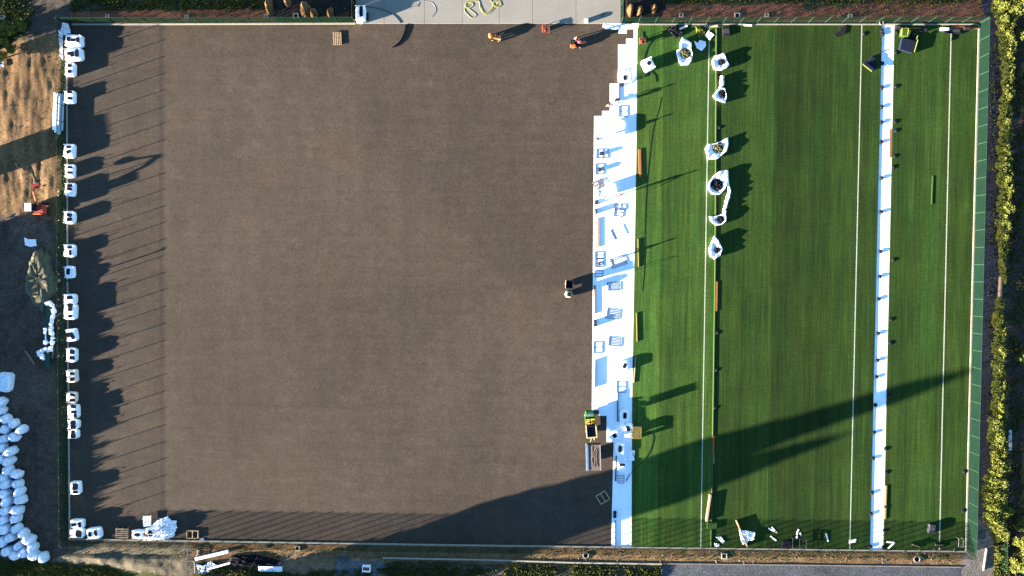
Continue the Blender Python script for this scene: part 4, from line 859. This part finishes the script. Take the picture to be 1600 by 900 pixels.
# ride-on at 901,67
c = P(901,68,.5); t = thing("ride_on_machine", 'small orange ride-on machine with a pinkish red seat near the underlay top', 'machine', (c.x,c.y,GZ), .05)
bx(t,"chassis",'black',(-.1,.1,.45),(1.3,.7,.3)); bx(t,"front_panel",'orange',(-.55,-.32,.6),(.7,.38,.3)); bx(t,"guard",'red',(-.2,-.35,.55),(.35,.3,.3)); mb = MB(); mb.superlathe(.62,.5,[(.8,.6),(1,.72),(.9,.82),(.5,.85)],14,2.6,c=(.42,.22,0)); mb.build("seat", M['pink'], t, smooth=True)
wheels(t, [(-.55,-.42),(-.55,.42),(.5,-.42),(.5,.42)], .26, .18, 'y'); mb = MB(); mb.tube([(-.3,.1,.6),(-.45,.1,.85)], .03, 5); mb.tube([(-.45+.15*math.cos(q),.1+.15*math.sin(q),.86) for q in [.7854*i for i in range(8)]], .02, 4, True); mb.build("steering_wheel", M['steel_dark'], t)
bx(t,"bonnet",'black',(-.6,.25,.72),(.5,.5,.2))
# red stands
for (x,y,s_,lab,z) in ((853,44.5,.95,'red tubular stand with crossed bars close to the apron edge',GZ),(1004,64,.8,'red tubular stand on the turf beside the underlay top',TZ)):
    c = P(x,y,.4); t = thing("red_stand", lab, 'stand', (c.x,c.y,z)); mb = MB()
    for a, b_ in (((-1,-1),(1,-1)),((1,-1),(1,1)),((1,1),(-1,1)),((-1,1),(-1,-1))): mb.tube([(a[0]*s_/2,a[1]*s_/2,.55),(b_[0]*s_/2,b_[1]*s_/2,.55)], .07, 5)
    mb.build("rim", M['red'], t); mb = MB(); mb.tube([(0,-s_*.6,.62),(0,s_*.6,.62)], .05, 5); mb.build("cross_bar", M['galv'], t); mb = MB(); mb.tube([(-s_*.5,.05,.60),(s_*.5,.05,.60)], .06, 5); mb.build("cross_bar", M['red'], t); mb = MB(); mb.superlathe(.5,.5,[(1,.1),(1,.45),(.6,.5)],12,3); mb.build("motor", M['red'], t)
    for sx, sy in ((-1,-1),(1,-1),(1,1),(-1,1)): mb = MB(); mb.tube([(sx*s_/2,sy*s_/2,0),(sx*s_/2,sy*s_/2,.55)], .04, 5); mb.build("leg", M['steel_dark'], t)
# bicycle-like barrow at 964,156
c = P(964.5,156,.4); t = thing("hand_trolley", 'dark hand trolley with round wheels on the upper underlay', 'trolley', (c.x,c.y,UZ), .2)
for s_ in (-.25,.25): mb = MB(); mb.wheel((0,0,0), .22, .06, 'x'); o = mb.build("wheel", M['black'], t); o.location = (s_,0,.22)
mb = MB(); mb.tube([(-.22,0,.25),(-.22,-.5,.7)], .03, 5); mb.tube([(.22,0,.25),(.22,-.5,.7)], .03, 5); mb.tube([(-.22,-.5,.7),(.22,-.5,.7)], .03, 5); mb.build("handle", M['steel_dark'], t); bx(t,"tray",'bluegrey',(0,.2,.3),(.4,.35,.06))

# ---------------------------------------------------------------- people
def skin_mesh(name, verts, edges, radii, m, parent, sub=1, root=0):
    me = bpy.data.meshes.new(name); me.from_pydata(verts, edges, []); me.update(); o = bpy.data.objects.new(name, me); C.objects.link(o); o.parent = parent
    md = o.modifiers.new('skin', 'SKIN'); sv = me.skin_vertices[0].data
    for i, r in enumerate(radii): sv[i].radius = (r, r); sv[i].use_root = (i == root)
    md.use_smooth_shade = True; s = o.modifiers.new('sub', 'SUBSURF'); s.levels = sub; s.render_levels = sub; me.materials.append(m); return o
def person(px, py, rz, label, bend, top, legs, z, arm=.5, stride=.16):
    c = P(px, py, .6); t = thing("person", label, 'person', (c.x, c.y, z), rz)
    # +y is forward; bend = forward lean of the trunk
    hip = Vector((0, 0, .90 - .12*bend)); u = Vector((0, math.sin(bend), math.cos(bend))); ch = hip+u*.40; nk = hip+u*.55; hd = nk+Vector((0, math.sin(bend*.8), math.cos(bend*.8)))*.14
    V = [hip, hip+u*.2, ch, nk, hd, hd+(hd-nk)*.9]; Rr = [.14,.125,.15,.055,.085,.075]; E = [(0,1),(1,2),(2,3),(3,4),(4,5)]
    hands = []
    for s_ in (-1, 1):
        sh = ch+u*.08+Vector((s_*.19,0,0)); el = sh+Vector((s_*.08, arm*.20+.10*math.sin(bend), -.25)); wr = el+Vector((-s_*.04, arm*.24+.05, -.20)); hn = wr+Vector((0, .05, -.08)); hands.append((wr, hn, s_))
        i = len(V); V += [sh, el, wr, hn]; Rr += [.06,.045,.030,.036]; E += [(2,i),(i,i+1),(i+1,i+2),(i+2,i+3)]
        kn = Vector((s_*.12, s_*stride*.5+.10*bend, .48)); an = Vector((s_*.13, s_*stride-.02, .09)); to = an+Vector((s_*.02,.16,-.045))
        i = len(V); V += [hip+Vector((s_*.10,0,-.05)), kn, an, to]; Rr += [.09,.06,.042,.036]; E += [(0,i),(i,i+1),(i+1,i+2),(i+2,i+3)]
    body = skin_mesh("body", V, E, Rr, M['skin'], t)
    # fingers and face
    mb = MB()
    for wr, hn, s_ in hands:
        for k in range(4):
            o = Vector(((k-1.5)*.019, 0, 0)); L = (.07,.08,.075,.06)[k]; mb.tube([hn+o, hn+o+Vector((0,.02,-L*.6)), hn+o+Vector((0,.005,-L))], [.009,.008,.006], 5)
        mb.tube([wr+Vector((-s_*.03,.01,-.03)), wr+Vector((-s_*.055,.03,-.07)), wr+Vector((-s_*.05,.035,-.10))], [.010,.009,.007], 5)
    mb.build("fingers", M['skin'], t)
    f_ = Vector((0, math.cos(bend*.8), -math.sin(bend*.8))); mb = MB(); mb.tube([hd+f_*.075+Vector((0,0,.02)), hd+f_*.11+Vector((0,0,-.01))], [.012,.018], 5); mb.build("nose", M['skin'], t)
    mb = MB(); hc = hd+(hd-nk)*.55-f_*.02; mb.superlathe(.20,.22,[(.95,-.05),(1,.0),(.85,.06),(.4,.10),(.1,.11)],14,2,c=tuple(hc)); mb.build("hair", M['hair'], t, smooth=True)
    JV = [hip+u*.02, hip+u*.2, ch+u*.02, nk-u*.03]; JR = [.155,.145,.17,.08]; JE = [(0,1),(1,2),(2,3)]
    for wr, hn, s_ in hands:
        sh = ch+u*.08+Vector((s_*.19,0,0)); el = sh+Vector((s_*.08, arm*.20+.10*math.sin(bend), -.25)); i = len(JV); JV += [sh, el, el.lerp(wr,.8)]; JR += [.075,.06,.045]; JE += [(2,i),(i,i+1),(i+1,i+2)]
    skin_mesh("jacket", JV, JE, JR, M[top], t)
    TV = [hip+u*.04, hip-Vector((0,0,.02))]; TR = [.15,.155]; TE = [(0,1)]
    for s_ in (-1, 1):
        kn = Vector((s_*.12, s_*stride*.5+.10*bend, .48)); an = Vector((s_*.13, s_*stride-.02, .14)); i = len(TV); TV += [hip+Vector((s_*.10,0,-.08)), kn, an]; TR += [.105,.075,.06]; TE += [(1,i),(i,i+1),(i+1,i+2)]
    skin_mesh("trousers", TV, TE, TR, M[legs], t)
    for s_ in (-1, 1):
        mb = MB(); mb.superlathe(.11,.29,[(.9,0),(1,.03),(.9,.09),(.5,.12)],12,2.6,c=(s_*.135, s_*stride+.04, 0)); mb.build("boot", M['black'], t)
    return t
person(950,165,math.radians(-60),'worker in dark clothes bending over at the stepped edge of the underlay', .9, 'dark_cloth', 'grey_cloth', UZ)
person(932,218,math.radians(-20),'worker in dark top and pale trousers at the left edge of the upper underlay', .35, 'dark_cloth', 'cream' , UZ)
person(968.5,304,math.radians(160),'worker in orange hi-vis clothing beside a plain white bag', .15, 'hivis', 'hivis', UZ, arm=.9)
person(936,413,math.radians(30),'worker in dark clothes standing on the column of three steel frames', .25, 'dark_cloth', 'dark_cloth', UZ)
person(898,60,math.radians(-120),'worker in tan clothes beside the orange ride-on machine', .5, 'wood_dark', 'dark_cloth', GZ)
person(229,838,math.radians(0),'worker in tan clothes leaning over a bag at the bottom kerb', .9, 'sand', 'wood_dark', GZ)

# ---------------------------------------------------------------- vegetation
def leaves(mb, rg, cnt, fn, s0, s1):
    for _ in range(cnt):
        p, up = fn(); s_ = rg.uniform(s0, s1); a = Vector((rg.uniform(-1,1), rg.uniform(-1,1), rg.uniform(-.7,.7))).normalized(); q = a.cross(Vector((rg.uniform(-1,1),rg.uniform(-1,1),rg.uniform(-1,1)))).normalized()
        o = len(mb.v); mb.v += [tuple(p-a*s_-q*s_*.15), tuple(p+q*s_*.45), tuple(p+a*s_), tuple(p-q*s_*.45)]; mb.f.append((o,o+1,o+2,o+3))
def shrub(rg, rx, ry, h, cnt, s0=.10, s1=.24, m='leaf_hedge', name="hedge_shrub", label='x', cat='shrub', group=None):
    t = thing(name, label, cat, (0,0,0), 0, group)
    cl = [(Vector((rg.uniform(-rx,rx)*.75, rg.uniform(-ry,ry)*.85, h*rg.uniform(.35,.88))), rg.uniform(.25,.55)) for _ in range(11)]
    def fn():
        c_, r = rg.choice(cl); d = Vector((rg.gauss(0,1), rg.gauss(0,1), rg.gauss(0,1))).normalized()*r*rg.uniform(.55,1.05)
        p = c_+d; p.z = max(p.z, .1); return p, None
    mb = MB(); leaves(mb, rg, cnt, fn, s0, s1); mb.build("crown", M[m], t)
    mb = MB()
    for k in range(5): a = rg.uniform(0,6.28); mb.tube([(0,0,0),(.15*math.cos(a),.15*math.sin(a),h*.4),(rx*.6*math.cos(a),ry*.6*math.sin(a),h*.8)], [.05,.035,.015], 5)
    mb.build("stem", M['bark'], t); return t
hp = [shrub(random.Random(100+i), .75, 1.15, 2.0, 2600, .06, .15, group='hedge shrubs along the right road') for i in range(5)]
hline = [(-14,1563,1.1),(4,1566,1.1),(22,1569,1.1),(40,1571,1.1),(58,1573,.95),(76,1573,.9),(94,1574,.9),(112,1574,.85),(130,1574,.9),(148,1574,.95),(166,1573,.8),(184,1571,.85),(202,1570,.8),(220,1569,.8),(238,1569,.8),(256,1569,.85),(274,1571,.9),(292,1572,1.0),
         (310,1571,.95),(328,1569,.9),(346,1569,.9),(364,1568,.75),(382,1567,.6),(400,1566,.5),(418,1566,.5),(478,1563,.6),(496,1561,.75),(514,1562,.85),(532,1562,.8),(550,1561,.85),(568,1561,.85),(586,1561,.8),(604,1560,.9),(622,1560,.9),(640,1560,.9),(658,1558,1.0),(676,1558,1.1),(694,1558,1.15),
         (712,1560,1.25),(730,1560,1.3),(748,1558,1.5),(766,1558,1.7),(784,1557,1.8),(802,1556,1.8),(818,1554,1.4)]
for i, (y, x, s_) in enumerate(hline):
    q = P(x, y, 1.9*min(s_,1.25)*.7); lab = nth(i+1)+' yellow-green hedge shrub from the top along the right road'
    sc = (s_*rnd.uniform(.9,1.1), rnd.uniform(.95,1.15), min(s_,1.25)*rnd.uniform(.92,1.1))
    if i < 5: t = hp[i]; t.location = (q.x,q.y,-.05); t.scale = sc; t['label'] = lab
    else: copy_tree(hp[i % 5], (q.x,q.y,-.05), rnd.choice((0,math.pi))+rnd.uniform(-.2,.2), lab, sc)
for i, (y, x, s_) in enumerate(hline[::2]):
    q = P(x+5, y+9, 1.0); copy_tree(hp[(i+2) % 5], (q.x,q.y,-.05), rnd.uniform(-.3,.3), nth(i+1)+' shrub from the top in the outer, eastern row of the hedge', (s_*.85, 1.2, min(s_,1.25)*.9))
for i, (x, y, s_) in enumerate(((1589,6,2.0),(1597,60,1.2),(1597,820,1.2),(1596,850,1.6),(1590,880,1.5),(1598,560,.9),(1563,842,.8),(1564,868,.8),(4,62,1.2),(12,48,1.3),(30,40,1.1),(14,76,1.0),(-6,90,1.8),(-14,60,2.2))):
    q = P(x, y, .8); labs = ['bushy shrub at the upper right corner','dark shrub at the right edge below the corner','leafy shrub at the right edge above the small fenced plot','large sunlit shrub in the lower right corner','lowest sunlit shrub at the right edge','small shrub at the right edge halfway down',
        'upper light green bush in the small fenced plot','lower light green bush in the small fenced plot','dark bush at the left edge under the grass patch','bright bush in the upper left grass','bush beside the upper left track','bush above the tree shadow on tan dirt','tall shrub just outside the left edge near the top','tallest shrub just outside the upper left edge']
    copy_tree(hp[i % 5], (q.x,q.y,-.05), rnd.uniform(0,6), labs[i], (s_, s_*.7, min(s_*.8,1.5)))['group'] = 'single shrubs around the pitch'
# grass
rg = random.Random(55); mb = MB()
def scatter(poly, cnt, s0, s1, h=.25):
    x0 = min(p[0] for p in poly); x1 = max(p[0] for p in poly); y0 = min(p[1] for p in poly); y1 = max(p[1] for p in poly); k = 0
    while k < cnt:
        x, y = rg.uniform(x0,x1), rg.uniform(y0,y1); k += 1
        if not inpoly(np.array([x]), np.array([y]), poly)[0]: continue
        if vnoise(np.array([x/9.0]), np.array([y/9.0]), 3)[0] < rg.uniform(.15,.75): continue
        p = P(x,y,0); hh = h*rg.uniform(.4,1.3); a = rg.uniform(0,6.28); s_ = rg.uniform(s0,s1)
        for j in range(3):
            a2 = a+j*2.1; d = Vector((math.cos(a2),math.sin(a2),0)); e = Vector((-d.y,d.x,0)); o = len(mb.v); b0 = p+Vector((0,0,-.08))
            mb.v += [tuple(b0-e*s_*.3), tuple(b0+e*s_*.3), tuple(b0+d*s_*.7+e*s_*.15+Vector((0,0,hh))), tuple(b0+d*s_*.7-e*s_*.15+Vector((0,0,hh)))]; mb.f.append((o,o+1,o+2,o+3))
scatter([(-10,872),(60,878),(170,886),(200,905),(-10,905)], 5200, .1, .3, .35); scatter([(-10,-10),(45,-10),(55,30),(20,62),(-10,80)], 3000, .1, .3, .35)
scatter([(110,-10),(430,-10),(430,14),(110,16)], 6000, .1, .3, .3); scatter([(1036,-10),(1540,-10),(1530,8),(1036,5)], 4500, .1, .28, .25); scatter([(110,14),(540,14),(540,29),(110,30)], 400, .08, .2, .2); scatter([(1045,10),(1540,10),(1540,28),(1045,28)], 700, .08, .2, .2)
scatter([(310,888),(600,888),(1030,888),(1030,905),(310,905)], 5500, .1, .3, .35); scatter([(600,878),(1033,884),(1033,905),(600,905)], 3000, .1, .28, .3)
scatter([(110,850),(1500,868),(1500,878),(110,870)], 2600, .07, .18, .18); scatter([(86,40),(103,40),(107,840),(88,840)], 1800, .08, .2, .2)
scatter([(1574,-10),(1605,-10),(1605,905),(1566,905)], 6500, .1, .3, .3); scatter([(1553,820),(1575,828),(1574,905),(1553,905)], 2500, .1, .3, .35); scatter([(1545,60),(1560,60),(1552,700),(1540,700)], 1500, .1, .22, .2)
tag(mb.build("grass", M['grassblade']), 'rough grass and weeds growing on the verges', 'grass', kind='stuff')
# stones
mb = MB(); rg = random.Random(77)
for k in range(900):
    z_ = rg.random()
    x, y = (rg.uniform(110,1500), rg.uniform(858,880)) if z_ < .45 else ((rg.uniform(0,100), rg.uniform(60,860)) if z_ < .75 else (rg.uniform(110,1530), rg.uniform(8,30)))
    if 545 < x < 980 and y < 50: continue
    p = P(x, y, 0); s_ = rg.uniform(.06,.18); mb.superlathe(s_, s_*rg.uniform(.7,1.2), [(.8,-.06),(1,.0),(.6,s_*.5)], 5, 2, .2, c=(p.x,p.y,-.02), rg=rg)
tag(mb.build("stones", M['concrete']), 'scattered stones and rubble on the soil verges', 'stones', kind='stuff')

# tall trees just outside the picture whose shadows cross it
def conifer(rg, h, r, cnt, label, prof=.9, ls=(.25,.6)):
    t = thing("conifer", label, 'conifer', (0,0,0), 0, None); mb = MB()
    def fn():
        while True:
            u = rg.random()**.8; rr = r*(1-u)**prof*(.9+.12*math.sin(u*h*1.4+rg.uniform(-.6,.6)))
            if rg.random() < rr/r+.08: break
        a = rg.uniform(0,6.28); q = rr*math.sqrt(rg.random()); return Vector((q*math.cos(a), q*math.sin(a), .4+u*(h-.5))), None
    leaves(mb, rg, cnt, fn, *ls); mb.build("crown", M['leaf_dark'], t); mb = MB(); mb.tube([(0,0,0),(0,0,h*.5),(0,0,h*.98)], [r*.07+.06,r*.04+.04,.02], 7); mb.build("trunk", M['bark'], t); return t
def base_of(tip, Hh):                                         # ground point whose height Hh throws its tip shadow on the given pixel
    p = P(*tip); L = Hh/math.tan(SUN_EL); return (p.x-L*math.cos(SUN_AZ), p.y-L*math.sin(SUN_AZ), -.1)
t = conifer(random.Random(1), 15.6, 3.8, 16000, 'tall slim conifer outside the bottom edge, longest shadow', .55); t.location = base_of((1520,578), 15.6)
t = conifer(random.Random(2), 13.3, 4.3, 15000, 'broad conifer outside the bottom edge beside the tallest', .6); t.location = base_of((1310,682), 13.3)
cp = [conifer(random.Random(10+i), 5.0, 1.5, 2600, 'x', .75, (.15,.38)) for i in range(3)]
t = thing("hedge", 'long unseen hedge block added outside the left edge to shade the ground', 'hedge', P(-40,640,0)); mbk = MB(); mbl = MB(); o0 = P(-40,640,0); rg = random.Random(91)  # unseen hedge block added to close the gaps between the conifer shadows
prof_ = [(363,112),(450,112),(470,140),(560,146),(700,150),(800,150),(912,158)]
def reach(y): 
    for (ya,ra),(yb,rb_) in zip(prof_, prof_[1:]):
        if ya <= y <= yb: return ra+(rb_-ra)*(y-ya)/(yb-ya)
    return 150
prev = None
for i in range(56):
    y = 363+(912-363)*i/55; q = P(-40, y, 0)-o0; hh = (reach(y-(reach(y)+40)*.0)+40)/math.cos(SUN_AZ)/PPM*math.tan(SUN_EL)
    ring = [(q.x-.6,q.y,-.1),(q.x+.6,q.y,-.1),(q.x+.45,q.y,hh-.15),(q.x-.45,q.y,hh-.15)]
    if prev: o_ = len(mbk.v); mbk.v += prev+ring; mbk.f += [(o_,o_+1,o_+5,o_+4),(o_+1,o_+2,o_+6,o_+5),(o_+2,o_+3,o_+7,o_+6),(o_+3,o_,o_+4,o_+7)]
    prev = ring
    for k in range(110):
        zz = rg.uniform(.1,hh+.05); p_ = Vector((q.x+rg.uniform(-.75,.75), q.y+rg.uniform(-.5,.5), zz)); leaves(mbl, rg, 1, lambda: (p_, None), .12, .25)
mbk.build("shade_core", M['leaf_dark'], t); mbl.build("foliage", M['leaf_dark'], t)
tips = [(150,452),(158,474),(150,500),(165,522),(168,545),(168,570),(168,592),(158,612),(178,640),(185,662),(172,690),(175,712),(172,735),(180,757),(168,778),(176,800),(200,815)]
for i, tp in enumerate(tips):
    px_ = -150; Lp = math.hypot(tp[0]-px_, (tp[0]-px_)*math.tan(SUN_AZ))/PPM; Hh = Lp*math.tan(SUN_EL); loc = base_of(tp, Hh); lab = nth(i+1)+' conifer from the top in the row outside the left edge'
    s_ = Hh/5.0; sc = (s_*1.05, s_*1.05, s_)
    if i < 3: t = cp[i]; t.location = loc; t.scale = sc; t['label'] = lab
    else: t = copy_tree(cp[i % 3], loc, rnd.uniform(0,6), lab, sc)
    t['group'] = 'row of conifers outside the left edge'
# unseen cabin shape, added to cast the shadow band from the left edge
Hc = 3.5; p = base_of((166,196), Hc)
t = thing("shadow_cabin", 'unseen cabin shape with a shallow roof, added outside the left edge to cast a shadow', 'cabin', (p[0]-1.3, p[1]-.2, -.1), SUN_AZ-.06)
mb = MB(); mb.box((0,0,1.55),(2.6,4.0,3.1)); mb.build("wall", M['bluegrey'], t); mb = MB(); mb.rings([[(-1.4,-2.1,3.1),(1.4,-2.1,3.1),(1.4,2.1,3.1),(-1.4,2.1,3.1)],[(-1.3,-1.0,3.5),(1.3,-1.0,3.5),(1.3,1.6,3.55),(-1.3,1.6,3.55)]]); mb.build("roof", M['steel'], t)
bx(t,"door",'steel_dark',(0,-2.02,1.05),(.9,.05,2.0)); bx(t,"window",'black',(1.32,0,1.7),(.05,1.2,.9))
